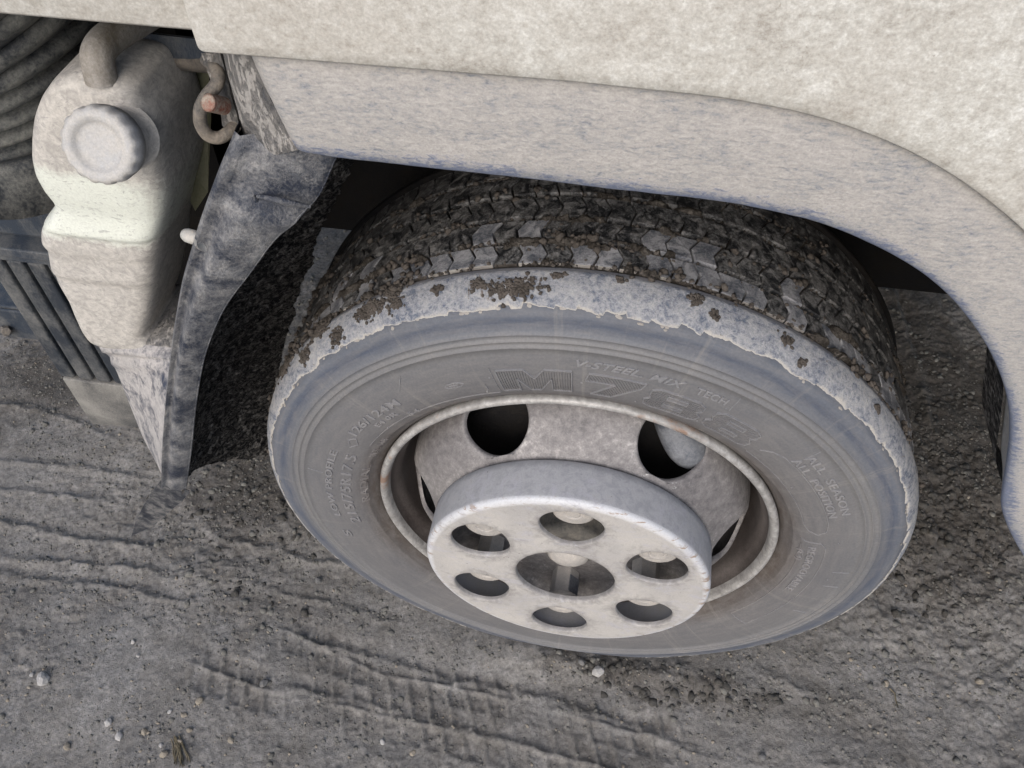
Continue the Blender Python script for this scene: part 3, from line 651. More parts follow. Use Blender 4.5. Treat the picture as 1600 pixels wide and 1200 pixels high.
def cap_mat():
    n = NT('silver_painted_ring_with_dust_film'); sep = n.n('ShaderNodeSeparateXYZ'); n.link(n.tc, sep.inputs[0])
    r = n.math('SQRT', n.math('ADD', n.math('MULTIPLY', sep.outputs[0], sep.outputs[0]), n.math('MULTIPLY', sep.outputs[2], sep.outputs[2])))
    a = n.noise(14, 8, .6, .5); b = n.noise(95, 8, .7, .6); f = n.noise(600, 4, .6); cc = n.noise(260, 6, .7)
    dust = n.mix(n.ramp(a, [(.38, 0.), (.66, 1.)]), (.46,.445,.425), (.37,.36,.355))
    silver = n.mix(n.ramp(b, [(.38, 0.), (.64, 1.)]), (.29,.30,.325), (.41,.418,.44))
    rim_ = n.ramp(n.math('ADD', r, n.math('MULTIPLY', n.math('SUBTRACT', b, .5), .008)), [(.1575, 0.), (.1605, 1.)])
    col = n.mix(rim_, dust, silver)
    # the turned edge gets a painted bright highlight, with rusty scuffs over it
    ed = n.math('MULTIPLY', n.ramp(n.math('ADD', r, n.math('MULTIPLY', n.math('SUBTRACT', b, .5), .006)), [(.1545, 0.), (.1568, 1.), (.1600, 1.), (.1612, 0.)]), n.ramp(sep.outputs[1], [(.0, 1.), (.01, 1.)]))
    lessy = n.math('LESS_THAN', sep.outputs[1], -.0695)
    col = n.mix(n.math('MULTIPLY', n.math('MULTIPLY', ed, lessy), .7), col, (.66,.68,.72))
    sc = n.math('MULTIPLY', n.math('MULTIPLY', n.ramp(n.noise(40, 5, .7, .3, n.mapping((.6,1,3))), [(.555, 0.), (.59, 1.)]), ed), lessy)
    col = n.mix(sc, col, (.27,.19,.13))
    wipe = n.ramp(n.noise(30, 9, .75, 1.5, n.mapping((1,1,2), (0,.7,0))), [(.52, 0.), (.62, .6)])
    col = n.mix(wipe, col, (.40,.40,.45))
    gr = n.n('ShaderNodeAttribute', attribute_name='wear_or_shade').outputs['Fac']
    gk = n.ramp(n.math('ADD', n.math('MULTIPLY', gr, .55), n.math('MULTIPLY', n.math('SUBTRACT', b, .5), 1.8)), [(.12, 0.), (.60, .9)])
    col = n.mix(gk, col, (.25,.24,.235))
    scr = n.ramp(n.noise(55, 3, .8, .2, n.mapping((.25,1,5), (0,.45,0))), [(.66, 0.), (.69, .5)]); col = n.mix(scr, col, (.36,.36,.38))
    pits = n.math('MULTIPLY', n.ramp(n.vor(150).outputs['Distance'], [(.10, 1.), (.16, 0.)]), n.ramp(n.noise(45, 3, .6), [(.60, 0.), (.66, .8)]))
    col = n.mix(pits, col, (.12,.11,.11))
    col = n.mix(1., col, n.ramp(f, [(.3, .91), (.7, 1.07)]), 'MULTIPLY')
    return n.out(col, n.mix(rim_, (.62,)*3, (.42,)*3), n.bump(n.math('ADD', n.math('MULTIPLY', b, .4), n.math('MULTIPLY', cc, .5)), .22, .0007), spec=.45)
M['cap'] = cap_mat()
bm = bmesh.new(); me_ = bpy.data.meshes.new('t'); me_.from_pydata([tuple(map(float, v)) for v in V], [], F); bm.from_mesh(me_); bmesh.ops.remove_doubles(bm, verts=bm.verts, dist=1e-5)
bmesh.ops.recalc_face_normals(bm, faces=bm.faces); me_ = bpy.data.meshes.new('cover_ring'); bm.to_mesh(me_); bm.free()
me_.polygons.foreach_set('use_smooth', [True]*len(me_.polygons)); me_.materials.append(M['cap'])
cv_ = np.empty(len(me_.vertices)*3); me_.vertices.foreach_get('co', cv_); cv_ = cv_.reshape(-1, 3)
hd = np.abs(np.hypot(cv_[:,0], cv_[:,2])-.0566)
for k in range(6):
    a = math.pi-(ph+k*math.pi/3); hd = np.minimum(hd, np.abs(np.hypot(cv_[:,0]-.111*math.cos(a), cv_[:,2]-.111*math.sin(a))-.0333))
cov = bpy.data.objects.new('cover_ring', me_); wear_or_shade(cov, np.exp(-hd/.009)*(cv_[:,1] < -.066)); COL.objects.link(cov); put(cov, wheel)
# nuts and hub ------------------------------------------------------
def cyl_y(cx_, cz_, prof, n=28): 
    V, F = lathe(prof, n); return [(v[0]+cx_, v[1], v[2]+cz_) for v in V], F
def hexa(cx_, cz_, r, y0, y1, rot=0):
    P = [(cx_+r*math.cos(R(60*k)+rot), cz_+r*math.sin(R(60*k)+rot)) for k in range(6)]
    return [(x, y0, z) for x, z in P]+[(x, y1, z) for x, z in P], [(k, (k+1) % 6, (k+1) % 6+6, k+6) for k in range(6)]+[(5,4,3,2,1,0)]
for k in range(6):
    a = math.pi-(ph+k*math.pi/3); x, z = .111*math.cos(a), .111*math.sin(a)
    V, F = join([cyl_y(x, z, [(.0001,-.0575),(.0070,-.0575),(.0078,-.0563),(.0090,-.0563),(.0098,-.0572),(.0195,-.0565),(.0228,-.0545),(.0235,-.0515),(.0235,-.047),(.0180,-.046)]), hexa(x, z, .0175, -.0465, -.009, .3*k)])
    o = mk('wheel_nut', V, F, 'nut', wheel, smooth=False); bevel(o, .0005, 1)
V, F = join([lathe([(.0001,-.034),(.020,-.034),(.034,-.0335),(.041,-.031),(.043,-.027),(.044,-.012),(.058,-.011)], 60)])
mk('hub', V, F, 'hub', wheel)
mk('grease_cap', *lathe([(.0001,-.0535),(.010,-.0530),(.018,-.0505),(.0235,-.0465),(.0240,-.0450),(.0190,-.0440),(.0180,-.0335)], 48), 'nut', wheel)
q = at(881, 930, -.042); V, F = hexa(q[0], q[2], .0175, -.042, -.020, .2); o = mk('hub_bolt', V, F, 'caliper', wheel, smooth=False); bevel(o, .001, 2)
# brake parts seen through the hand holes
mk('brake_drum', *lathe([(.07,.05),(.165,.05),(.172,.058),(.174,.12),(.18,.125),(.18,.135)], 96), 'black', wheel)
P = smooth_path([(.085,.055,.165),(.098,.040,.158),(.112,.028,.142),(.122,.030,.124)], 8)
mk('brake_caliper', *tube(P, [.016+.006*math.sin(i/len(P)*3.1) for i in range(len(P))], 18), 'caliper', wheel)
mk('brake_caliper', *tube(smooth_path([(-.10,.075,.16),(-.08,.060,.17),(-.06,.055,.172)], 6), .012, 14), 'brown', wheel)
mk('valve_stem', *tube(smooth_path([(.135,.02,-.142),(.150,.006,-.150),(.158,-.006,-.156)], 5), .0035, 10), 'nut', wheel)
mk('axle', *tube([(0,.1,0),(0,.5,0),(0,1.6,0)], .05, 20), 'black', truck)

# ---------------------------------------------------------------- bodywork
def resample(pts, n):
    P = np.array(pts, float); d = np.r_[0, np.cumsum(np.hypot(*np.diff(P, axis=0).T))]; t = np.linspace(0, d[-1], n)
    return np.c_[np.interp(t, d, P[:,0]), np.interp(t, d, P[:,1])]
Us = [[(374,76.5),(590,93.5),(900,118)],[(900,118),(1020,131),(1131,142),(1262,167)],[(1262,167),(1337,191),(1412,221),(1487,262)],[(1487,262),(1544,304),(1600,351)],[(1600,351),(1645,402),(1685,465)],[(1685,465),(1712,520),(1730,580)],[(1730,580),(1745,650),(1752,720)],[(1752,720),(1760,800),(1768,870)],[(1768,870),(1780,940),(1790,1000)]]
Ls = [[(452,234),(480,240),(512,246),(706,267),(850,283)],[(850,283),(950,296),(1075,309),(1150,319)],[(1150,319),(1225,334),(1300,354),(1380,390)],[(1380,390),(1420,412),(1460,440),(1492,470)],[(1492,470),(1517,502),(1542,537),(1562,580)],[(1562,580),(1575,612),(1580,647),(1581,663)],[(1581,663),(1579,705),(1571,755)],[(1571,755),(1564,788),(1567,809)],[(1567,809),(1579,830),(1585,851),(1610,885)]]
ns = [22,12,10,6,6,4,5,4,4]
U2 = np.vstack([resample(a, n+1)[:-1] for a, n in zip(Us, ns)]+[np.array([Us[-1][-1]])]); L2 = np.vstack([resample(a, n+1)[:-1] for a, n in zip(Ls, ns)]+[np.array([Ls[-1][-1]])])
def sm(A, k=2):
    for _ in range(k): A[1:-1] = (A[:-2]+2*A[1:-1]+A[2:])/4
    return A
U2, L2 = sm(U2), sm(L2)
def densify(A, k):
    t = np.arange(len(A)); q = np.linspace(0, len(A)-1, (len(A)-1)*k+1); return np.c_[np.interp(q, t, A[:,0]), np.interp(q, t, A[:,1])]
U2, L2 = sm(densify(U2, 3), 4), sm(densify(L2, 3), 4)
YU, YL = -.050, -.050
U3 = np.array([at(a, b, YU) for a, b in U2]); L3 = np.array([at(a, b, YL) for a, b in L2])
rowsF, wr = [], []
prof = [(-.06,.012),(-.02,.006),(.02,.000),(.08,-.0010),(.2,-.0018),(.35,-.0024),(.5,-.0026),(.65,-.0024),(.8,-.0020),(.9,-.0015),(.975,-.0010),(1.0,.0008),(1.008,.004)]
for t, dy in prof:
    rowsF.append(U3*(1-t)+L3*t+np.array([0, dy, 0])); wr.append(np.full(len(U3), np.clip((t-.72)/.28, 0, 1)*.85+np.clip((.10-t)/.1, 0, 1)*.6))
for k, (dy, dz) in enumerate(((.014,.004),(.03,.008),(.055,.010))):
    rowsF.append(rowsF[12]+np.array([0, dy, dz])+(U3-L3)*.02*(k+1)); wr.append(np.full(len(U3), .2))
A = np.array(rowsF); A = A+np.stack([0*A[...,0], .0012*fbm(A[...,0], A[...,2], 60, 4, 3), 0*A[...,0]], -1)
# left end turns inward round the corner
e = np.clip(1-np.arange(len(U3))/4, 0, 1)**2; A[:,:,1] += e*.010
V, F = grid(A); fl = mk('wheel_arch_trim', V, F, 'flare', truck); wear_or_shade(fl, np.array(wr).ravel())
# rear arch lining strip behind the trim
i0 = 66; Ls3 = L3[i0:]
# thin inner lining (right side)
A = np.array([Ls3+np.array([.002, dy+.05, .004]) for dy in (0,.02,.045,.07)]); V, F = grid(A); mk('arch_lining', V, F, 'liner', truck)
# main white panel: lower edge follows the trim, rises to the door
def panel(U, x_top, name, ytop, ztop, y0, lip=.012):
    rowsP = []
    rowsP.append(U+np.array([0, y0-YU+lip, .006])); rowsP.append(U+np.array([0, y0-YU+.004, .0012])); rowsP.append(U+np.array([0, y0-YU+.001, 0])); rowsP.append(U+np.array([0, y0-YU, .0012])); 
    for f in np.linspace(.0, 1, 26)[1:]:
        q = U+np.array([0, y0-YU, .0012]); z = q[:,2]*(1-f**1.5)+ztop*f**1.5; q = q.copy(); q[:,2] = z; q[:,1] += ytop*f-.004*math.sin(min(1, f*3)*math.pi); rowsP.append(q)
    return np.array(rowsP)
UP = np.array([at(a, b, YU) for a, b in np.vstack([sm(resample([(316,60),(318,68),(324,72.5),(334,73.5)], 8), 1), U2[1:]])])
UPx = UP.copy(); PA = panel(UPx, None, 'p', .03, 1.5, -.058)
V, F = grid(PA); pn = mk('white_body_panel', V, F, 'panel', truck)
x0, z0 = UP[0][0], UP[0][2]
ed = np.array([PA[2:,0,:]+np.array([-.0005*k, .004*k, 0]) for k in range(4)]); V, F = grid(ed); mk('panel_edge', V, F, 'panel', truck)
# front white panel, left
FP = np.array([at(a, b, -.040) for a, b in resample([(-330,-6),(-160,9),(0,22),(160,36),(312,49)], 40)])
rowsP = [FP+np.array([0,.020,.010]), FP+np.array([0,.006,.001]), FP+np.array([0,.001,0]), FP+np.array([0,0,.002])]
for f in np.linspace(0,1,16)[1:]:
    q = FP.copy(); q[:,2] = q[:,2]*(1-f)+1.5*f; q[:,1] += .03*f; rowsP.append(q)
V, F = grid(np.array(rowsP)); mk('white_front_panel', V, F, 'panel', truck)
# dark cab floor / underside and rear, so that the arch is dark
mk('cab_floor', *join([box(-1.15, 1.6, .02, 2.0, .600, .66), box(-1.15, 1.6, .02, 2.0, .66, 1.5)]), 'black', truck, smooth=False)
mk('engine_bay_wall', *join([box(-1.10, .75, .41, .445, .058, .60), box(.55, .60, .0, .44, .15, .60)]), 'black', truck, smooth=False)
mk('front_bulkhead', *box(-.95, -.50, .30, .45, -.02, .60), 'black', truck, smooth=False)
# frame rails and leaf spring
o = mk('frame_rail', *join([box(-.9, 2.2, .450, .535, .062, .20)]), 'black', truck, smooth=False)
o = mk('rail_flange', *box(-.9, 2.2, .446, .54, .036, .0615), 'brown', truck, smooth=False); bevel(o, .003)
mk('frame_rail', *box(-.9, 2.2, 1.3, 1.38, .0, .24), 'black', truck, smooth=False)
for k in range(3):
    P = [(x, .50, .020-.014*k+.35*(x*x)*.3) for x in np.linspace(-.62+.1*k, .62-.1*k, 14)]
    A = [[(x, y-.035, z), (x, y+.035, z), (x, y+.035, z+.011), (x, y-.035, z+.011)] for x, y, z in P]; V, F = grid(A, close_v=True); mk('leaf_spring', V, F, 'black', truck, smooth=False)
mk('rear_wheel_box', *box(.75, 1.5, .5, 1.2, .02, .5), 'black', truck, smooth=False)

mk('unseen_far_skirt', *join([box(-1.15, -.45, 1.98, 2.0, -.02, .6), box(.45, 1.6, 1.98, 2.0, .0, .6), box(-.45, .45, 1.98, 2.0, .30, .6)]), 'panel', truck, smooth=False)  # unseen far side of the truck, added to cut the light beneath
mk('far_tyre', *lathe([(.20,1.72),(.30,1.70),(.365,1.71),(.375,1.74),(.375,1.90),(.365,1.93),(.30,1.94),(.20,1.92)], 64), 'tread', truck)
# mudguard (front lip of the arch)
GL = [(372,196,-.030),(362,222,-.036),(345,262,-.040),(320,330,-.042),(303,385,-.042),(288,440,-.042),(273,530,-.042),(263,620,-.042),(257,700,-.042),(256,750,-.040)]
GRr = [(540,222,-.024),(524,246,-.029),(492,312,-.030),(442,352,-.030),(402,405,-.030),(357,468,-.030),(328,540,-.032),(311,620,-.034),(300,700,-.036),(289,764,-.038)]
def lin3(a, n): 
    P = smooth_path([at(*q) for q in a], n); return P
GA, GB = lin3(GL, 8), lin3(GRr, 8)
rowsG = []; wv = []
for t in np.linspace(0, 1, 15):
    q = GA*(1-t)+GB*t; k = math.sin(math.pi*t); ridge = -.010*math.exp(-((t-.06)/.10)**2)
    q = q+np.array([0, -.012*k*.6+ridge, 0]); rowsG.append(q)
# raised step near the top
for ti, q in enumerate(rowsG):
    s = np.linspace(0, 1, len(q)); t = ti/14
    step = .015/(1+np.exp(-(s-.245-.02*t)/.006)); q[:,1] -= step*np.clip((t-.15)*4, 0, 1)*np.clip((1-s)*3, 0, 1)
rowsG = [rowsG[0]+np.array([-.004,.05,0]), rowsG[0]+np.array([-.002,.02,0]), rowsG[0]+np.array([-.001,.006,0])]+rowsG+[rowsG[-1]+np.array([.0005,.003,-.001]), rowsG[-1]+np.array([-.002,.008,0])]
V, F = grid(np.array(rowsG)); mk('mudguard', V, F, 'navy', truck)
P = smooth_path([at(402,307,-.046), at(425,311,-.050), at(455,317,-.047), at(484,323,-.038)], 6)
mk('moulded_rib', *tube(P, [.0014+.0012*math.sin(math.pi*i/(len(P)-1)) for i in range(len(P))], 12), 'navy', truck)
P = smooth_path([at(402,307,-.046), at(385,340,-.048), at(360,390,-.049), at(335,440,-.048)], 6)
mk('moulded_rib', *tube(P, [.0022*(1-i/len(P)*.7) for i in range(len(P))], 12), 'navy', truck)
# edge line of the arch opening
mk('mudguard_edge', *tube(rowsG[-3][::1]+np.array([0,.001,0]), .0011, 6), 'navy', truck)
# muddy turned corner above the mudguard
A = []
for a, b in zip(resample([(336,70),(348,120),(360,165),(367,205),(374,236)], 18), resample([(388,74),(398,118),(410,160),(430,196),(470,238)], 18)):
    p, q = at(*a, -.016), at(*b, -.050); A.append([p+np.array([-.004,.05,0]), p+np.array([0,.005,0]), p*.7+q*.3+np.array([0,-.004,0]), p*.35+q*.65+np.array([0,-.005,0]), q+np.array([.003,.006,0])])
A = np.array(A); A[:,:,1] += .003*fbm(A[...,0], A[...,2], 110, 3, 3); V, F = grid(A); o = mk('arch_corner', V, F, 'muddy', truck)
ss = o.modifiers.new('s', 'SUBSURF'); ss.levels = ss.render_levels = 2
# front-facing lower flap of the guard
TL = [(158,527,.030),(176,565,.030),(196,615,.030),(222,680,.018),(240,715,.0),(256,748,-.030)]
TR = [(276,540,.018),(268,572,-.004),(263,620,-.024),(258,690,-.038),(256,725,-.038),(258,752,-.038)]
TA, TB = lin3(TL, 5), lin3(TR, 5); rowsT = []
for t in np.linspace(0, 1, 8):
    q = TA*(1-t)+TB*t; s = np.linspace(0, 1, len(q)); q = q+np.c_[0*s, -.010*np.exp(-((s-.06)/.06)**2)-.004*np.exp(-((s-.2)/.03)**2), 0*s]; rowsT.append(q)
top_ = [np.array([r[0]+np.array([0,.03,.004]) for r in rowsT])]
V, F = grid(np.array(rowsT)); mk('mudguard_side', V, F, 'navylow', truck)
mk('mudguard_ledge', *grid(np.array([[r[0]+np.array([0, d, h]) for r in rowsT] for d, h in ((.0,.0),(.004,.004),(.04,.006),(.09,.006))])), 'muddy', truck)
# liner: arch edge swept inwards
LN = lin3([(a, b, -.027) for a, b, _ in GRr]+[(284,773,-.027)], 8)
LQ = lin3([(585,215,.20),(560,240,.20),(535,290,.20),(505,348,.20),(487,410,.20),(463,470,.20),(445,540,.20),(430,610,.20),(424,660,.20),(432,700,.20),(425,712,.20)], 8)
LQ = np.array([[np.interp(t, np.linspace(0,1,len(LQ)), LQ[:,k]) for k in range(3)] for t in np.linspace(0,1,len(LN))]); rowsN = []
n_l = 110; LNd = np.array([[np.interp(t, np.linspace(0,1,len(LN)), LN[:,k]) for k in range(3)] for t in np.linspace(0,1,200)]); LQd = np.array([[np.interp(t, np.linspace(0,1,len(LQ)), LQ[:,k]) for k in range(3)] for t in np.linspace(0,1,200)])
for t in np.linspace(0, 1, n_l):
    q = LNd*(1-t)+LQd*t; q[:,0] -= .05*math.sin(math.pi*t); e_ = min(1, t*12)
    q[:,0] += e_*(.010*fbm(q[:,1], q[:,2], 60, 4, 3)+.007*fbm(q[:,1], q[:,2], 230, 3, 5)); q[-6:,2] += e_*.02*fbm(q[-6:,1], q[-6:,0]*0, 60, 3, 9); rowsN.append(q)
V, F = grid(np.array(rowsN)); mk('wheel_arch_liner', V, F, 'liner', truck)
# thin scuffed flap below
fp = [(252,750),(296,768),(286,782),(262,802),(240,822),(205,838),(212,815),(224,790),(238,768)]
cF = np.array([at(a, b, .0+.02*(b-750)/90) for a, b in fp]); nF = len(cF)
V = list(cF)+list(cF+np.array([0,.0015,0])); F = [tuple(range(nF)), tuple(range(nF, 2*nF))[::-1]]+[(k, (k+1) % nF, (k+1) % nF+nF, k+nF) for k in range(nF)]
mk('hanging_flap', V, F, 'flap', truck, smooth=False)
# pale bolt cap on the guard edge
def cyl(p0, p1, prof, n=20):
    p0, p1 = Vector(p0), Vector(p1); d = p1-p0; return tube([p0+d*t for t, r in prof], [r for t, r in prof], n)
a0, a1 = at(322,377,-.046), at(288,366,-.032)
o = mk('bolt_cap', *cyl(a0, a1, [(0,.0085),(.12,.0085),(.14,.0050),(.5,.0050),(.52,.0060),(.82,.0060),(.94,.0050),(1,.0012)]), 'nub', truck)

# ---------------------------------------------------------------- washer tank
tank = [ # px_left, px_right, py, y_left, y_right, front y, depth
    (128,182,99), (108,212,104), (92,238,114), (78,262,134), (68,290,160), (64,312,190), (63,324,222), (68,329,248), (80,329,272), (93,327,290), (97,325,300),
    (92,322,312), (80,318,326), (72,315,342), (72,312,358), (80,310,368), (82,309,376), (86,307,400), (96,304,425), (112,300,452), (121,295,475), (131,288,498), (140,280,515), (156,266,526), (175,245,531)]
TK = []; WE = []
for i, (pl, pr_, py) in enumerate(tank):
    a = at(pl, py, .035); z = a[2]
    # right silhouette: same height, found on the ray of the right pixel
    b = at(pr_, py+(pr_-pl)*.10, .035+.05*min(1, max(0, (py-90)/120))*(1 if py < 500 else .5))
    TK.append((a, b, z)); 
nz = len(TK); rings = []
zz = np.array([t[2] for t in TK]); zfix = np.maximum.accumulate(zz[::-1])[::-1]
dep = [.035,.055,.07,.08,.088,.092,.094,.094,.09,.084,.082,.085,.092,.096,.096,.091,.090,.092,.092,.090,.088,.084,.078,.06,.035]
for i, (a, b, z) in enumerate(TK):
    xl = a[0]; xr = min(b[0], xl+.175); yf = .030-.45*dep[i]*.62; yb = yf+dep[i]*1.25
    w = (xr-xl)/2; cx_ = (xl+xr)/2; cy_ = (yf+yb)/2; dd = (yb-yf)/2; ring = []
    for q in np.linspace(0, 2*math.pi, 64, endpoint=False):
        c, s = math.cos(q), math.sin(q); e = .34
        ring.append((cx_+w*abs(c)**e*np.sign(c), cy_+dd*abs(s)**e*np.sign(s), zfix[i]-1e-4*i))
    rings.append(ring)
RA = np.array(rings); n0 = len(RA); q = np.linspace(0, n0-1, 120); RB = np.array([[ [np.interp(t, np.arange(n0), RA[:,j,k]) for k in range(3)] for j in range(64)] for t in q])
for _ in range(1): RB[1:-1] = (RB[:-2]+2*RB[1:-1]+RB[2:])/4
ymid = RB[...,1].mean(axis=1, keepdims=True)
for py_, am in ((379, .0045), (452, .003)):
    zs = at(130, py_, .0)[2]; RB[...,1] += np.where(RB[...,1] < ymid, am/(1+np.exp(np.clip((RB[...,2]-zs)/.0012, -30, 30)))*(1-np.exp(-np.maximum(0, zs-RB[...,2])/.0001)*0), 0)
# moulded label grooves on the front
V, F = grid(RB, close_v=True); F += [tuple(range(64)), tuple(range(119*64, 120*64))[::-1]]
tk = mk('washer_tank', V, F, 'tank', truck)
zc = RB[:,0,2]; zr = (zc-zc.min())/(zc.max()-zc.min())
print('tank z', zc.min(), zc.max(), 'x', RB[...,0].min(), RB[...,0].max(), 'y', RB[...,1].min(), RB[...,1].max())
zcl = at(150, 335, .0)[2]; W_ = np.exp(-((RB[...,2]-zcl)/.042)**4)*np.clip(2.7-(RB[...,0]-RB[...,0].min())/.075, 0, 1)*1.1; wear_or_shade(tk, W_.ravel())
# cap with knurled edge
cc = at(151, 229, -.040); ax = Vector((.10,-.86,.42)).normalized()
rr_, n_ = [], 96
capprof = [(-.022,.0250),(-.020,.0284),(-.011,.0284),(-.003,.0278),(-.0008,.0262),(.0,.0240),(-.0006,.0190),(-.0036,.0178),(-.0040,.0130),(-.0038,.0001)]
qx = ax.cross(Vector((0,0,1))).normalized(); qy = ax.cross(qx)
A = []
for h, r in capprof:
    ring = []
    for k in range(n_):
        t = 2*math.pi*k/n_; rk = r*(1+.045*(1 if (k % 6) in (0,1,2) else 0)) if -.0195 < h < -.002 and r > .026 else r
        ring.append(Vector(cc)+ax*h+(qx*math.cos(t)+qy*math.sin(t))*rk)
    A.append(ring)
V, F = grid(A, close_v=True); M['tcap'] = dusty('pale_cap_plastic', (.38,.39,.41), (.50,.485,.46), 26, .36, .56, 300, .6, .3, (1,1,1), (.42,.41,.395), .8)
cap_o = mk('tank_cap', V, F, 'tcap', tk)
mk('tank_neck', *tube([Vector(cc)+ax*h for h in (-.05,-.035,-.022,-.015)], [.026,.0245,.0240,.024], 32), 'tank', tk)
# filler hose up to the panel
P = smooth_path([at(160,128,.02), at(154,104,.022), at(153,84,.026), at(166,64,.040), at(192,46,.060), at(222,28,.085), at(260,5,.12)], 6)
M['pipe'] = dusty('dusty_filler_pipe', (.17,.15,.12), (.37,.35,.325), 22, .36, .56, 300, .75, .4)
mk('filler_pipe', *tube(P, .0125, 22), 'pipe', tk)
# olive rear part of the tank seen in the gap
mk('tank_bracket', *join([tube([at(238,108,.10), at(300,180,.12)], .0003, 4)]+[([at(228,100,.115), at(326,108,.115), at(330,180,.10), at(325,300,.09), at(305,330,.09), at(230,180,.10)], [(0,1,2,3,4,5)])]), 'olive', truck, smooth=False)

# cross bar, strap, looped pipe, red bolt
o = mk('cross_bar', *join([tube([at(190,82,.10), at(262,90,.098), at(338,98,.075)], [.010,.010,.009], 12)]), 'rodm', truck)
o = mk('support_bracket', *grid([[at(185,45,.11), at(185,84,.11)], [at(345,62,.07), at(345,92,.07)]]), 'step', truck, smooth=False); solid(o, .004)
P = smooth_path([at(322,92,.03), at(340,112,.02), at(338,132,.014), at(322,152,.008), at(313,172,.004), at(314,194,.004), at(325,211,.006), at(342,215,.010), at(357,207,.016), at(368,196,.024)], 6)
mk('looped_pipe', *tube(P, .0052, 16), 'rodm', truck)
rb = []
a0, a1 = Vector(at(352,166,.010)), Vector(at(324,160,-.006))
for k in range(22):
    rb.append((.03+.94*k/21, .0068 if k % 2 else .0058))
mk('red_bolt', *cyl(a0, a1, [(0,.005)]+rb+[(.985,.0045),(1.0,.0002)], 16), 'redr', truck)
strap = [at(a, b, .022) for a, b in ((318,86),(342,86),(352,120),(358,150),(366,175),(372,200),(362,206),(350,196),(346,165),(338,140),(326,110))]
n = len(strap); V = list(strap)+[p+np.array([0,.006,0]) for p in strap]; F = [tuple(range(n)), tuple(range(n, 2*n))[::-1]]+[(k, (k+1) % n, (k+1) % n+n, k+n) for k in range(n)]
o = mk('mounting_strap', V, F, 'muddy', truck, smooth=False); bevel(o, .0015)
# ---------------------------------------------------------------- bellows
hb = []
for k in range(9):
    al = R(4.5*k); Rb = .090+.0085*k; p = Vector((-.648+.012*k, .17, .385+.0205*k)); st = .0215+.001*k
    axv = Vector((-math.sin(al), -.05, math.cos(al))); cxv = Vector((math.cos(al), 0, math.sin(al))); cyv = axv.cross(cxv).normalized()
    for j, (h, r) in enumerate(((-.5,.80),(-.42,.88),(-.24,.97),(.0,1.0),(.24,.97),(.42,.88))):
        c = p+axv*(h*st); hb.append([c+(cxv*math.cos(t)+cyv*math.sin(t))*Rb*r for t in np.linspace(0, 2*math.pi, 64, endpoint=False)])
V, F = grid(hb, close_v=True); mk('bellows_hose', V, F, 'hose', truck)
c0 = Vector((-.648, .17, .38))
mk('hose_collar', *tube([c0+Vector((0,0,h)) for h in (-.078,-.075,-.018,-.012,-.008)], [.06,.084,.086,.084,.07], 64), 'hose', truck)
# ledge, ribbed step and small bracket at lower left
def xz(px, py, y): return at(px, py, y)
o = mk('bumper_end', *box(-1.0, -.615, .165, .30, .205, .318), 'step', truck, smooth=False); bevel(o, .006)
o = mk('bumper_ledge', *join([box(-1.0, -.600, .142, .22, .192, .206)]), 'step', truck, smooth=False); bevel(o, .002)
o = mk('bumper_ledge', *join([box(-1.0, -.600, .148, .22, .179, .1915)]), 'step', truck, smooth=False); bevel(o, .002)
M['skirt'] = dusty('dusty_ribbed_skirt', (.028,.034,.044), (.20,.20,.195), 14, .46, .66, 300, .6, .3, (1,1,.7), spec=.4)
M['skirtlow'] = dusty('dust_caked_skirt_foot', (.06,.062,.066), (.27,.265,.25), 9, .42, .60, 400, .7, .3)
mk('ribbed_skirt', *box(-.768, -.655, .166, .176, -.054, .19), 'step', truck, smooth=False)
for xa, xb in ((-.768,-.7455),(-.7395,-.7170),(-.7110,-.6885),(-.6830,-.660)):
    o = mk('skirt_rib', *box(xa, xb, .150, .1655, -.052, .178), 'skirt', truck, smooth=False); bevel(o, .0035, 3)
V = [(-.768,.150,-.056),(-.655,.150,-.056),(-.655,.150,-.142),(-.690,.150,-.160),(-.768,.150,-.168)]; V = V+[(x, y+.02, z) for x, y, z in V]
o = mk('skirt_foot', V, [(0,1,2,3,4),(9,8,7,6,5)]+[(k, k+5, (k+1) % 5+5, (k+1) % 5) for k in range(5)], 'skirtlow', truck, smooth=False); bevel(o, .002)
q = at(20, 480, .30); o = mk('stay_bracket', *join([box(q[0]-.25,q[0]+.025,.30,.38,q[2]-.006,q[2]), box(q[0]-.25,q[0]+.020,.297,.303,q[2]-.075,q[2]-.0065)]), 'step', truck, smooth=False); bevel(o, .003)
mk('stay_bolt', *cyl(at(8,516,.298), at(10,518,.283), [(0,.009),(.8,.009),(1,.007)], 6), 'rodm', truck, smooth=False)

# ---------------------------------------------------------------- loose crumbs of mud, grit, pebbles, straw
def scatter(n, region, rmin, rmax, seed, dens=None, flat=.7):
    rg = np.random.default_rng(seed); X = rg.uniform(region[0], region[1], n); Y = rg.uniform(region[2], region[3], n)
    if dens is not None: k = rg.random(n) < dens(X, Y); X, Y = X[k], Y[k]
    Z = GZ+gheight(X[None], Y[None])[0]; r = rmin+(rmax-rmin)*rg.random(len(X))**3
    keep = ~((np.abs(X) < .17) & (Y > -.01) & (Y < .24)); return [(Vector((x, y, z-q*.10)), (q, q*random.uniform(.7,1.3), q*flat), Vector((random.gauss(0,.3), random.gauss(0,.3), 1)).normalized()) for x, y, z, q, kk in zip(X, Y, Z, r, keep) if kk]
churn = lambda X, Y: np.clip(np.exp(-(((X-.55)/.22)**2+((Y-.42)/.30)**2))*1.1+np.exp(-(((X+.52)/.18)**2+((Y-.2)/.16)**2))*.8+np.exp(-(((X-.17)/.16)**2+((Y+.045)/.03)**2))*1.2+np.exp(-(((X+.45)/.2)**2+((Y+.02)/.04)**2))*.4, 0, 1)
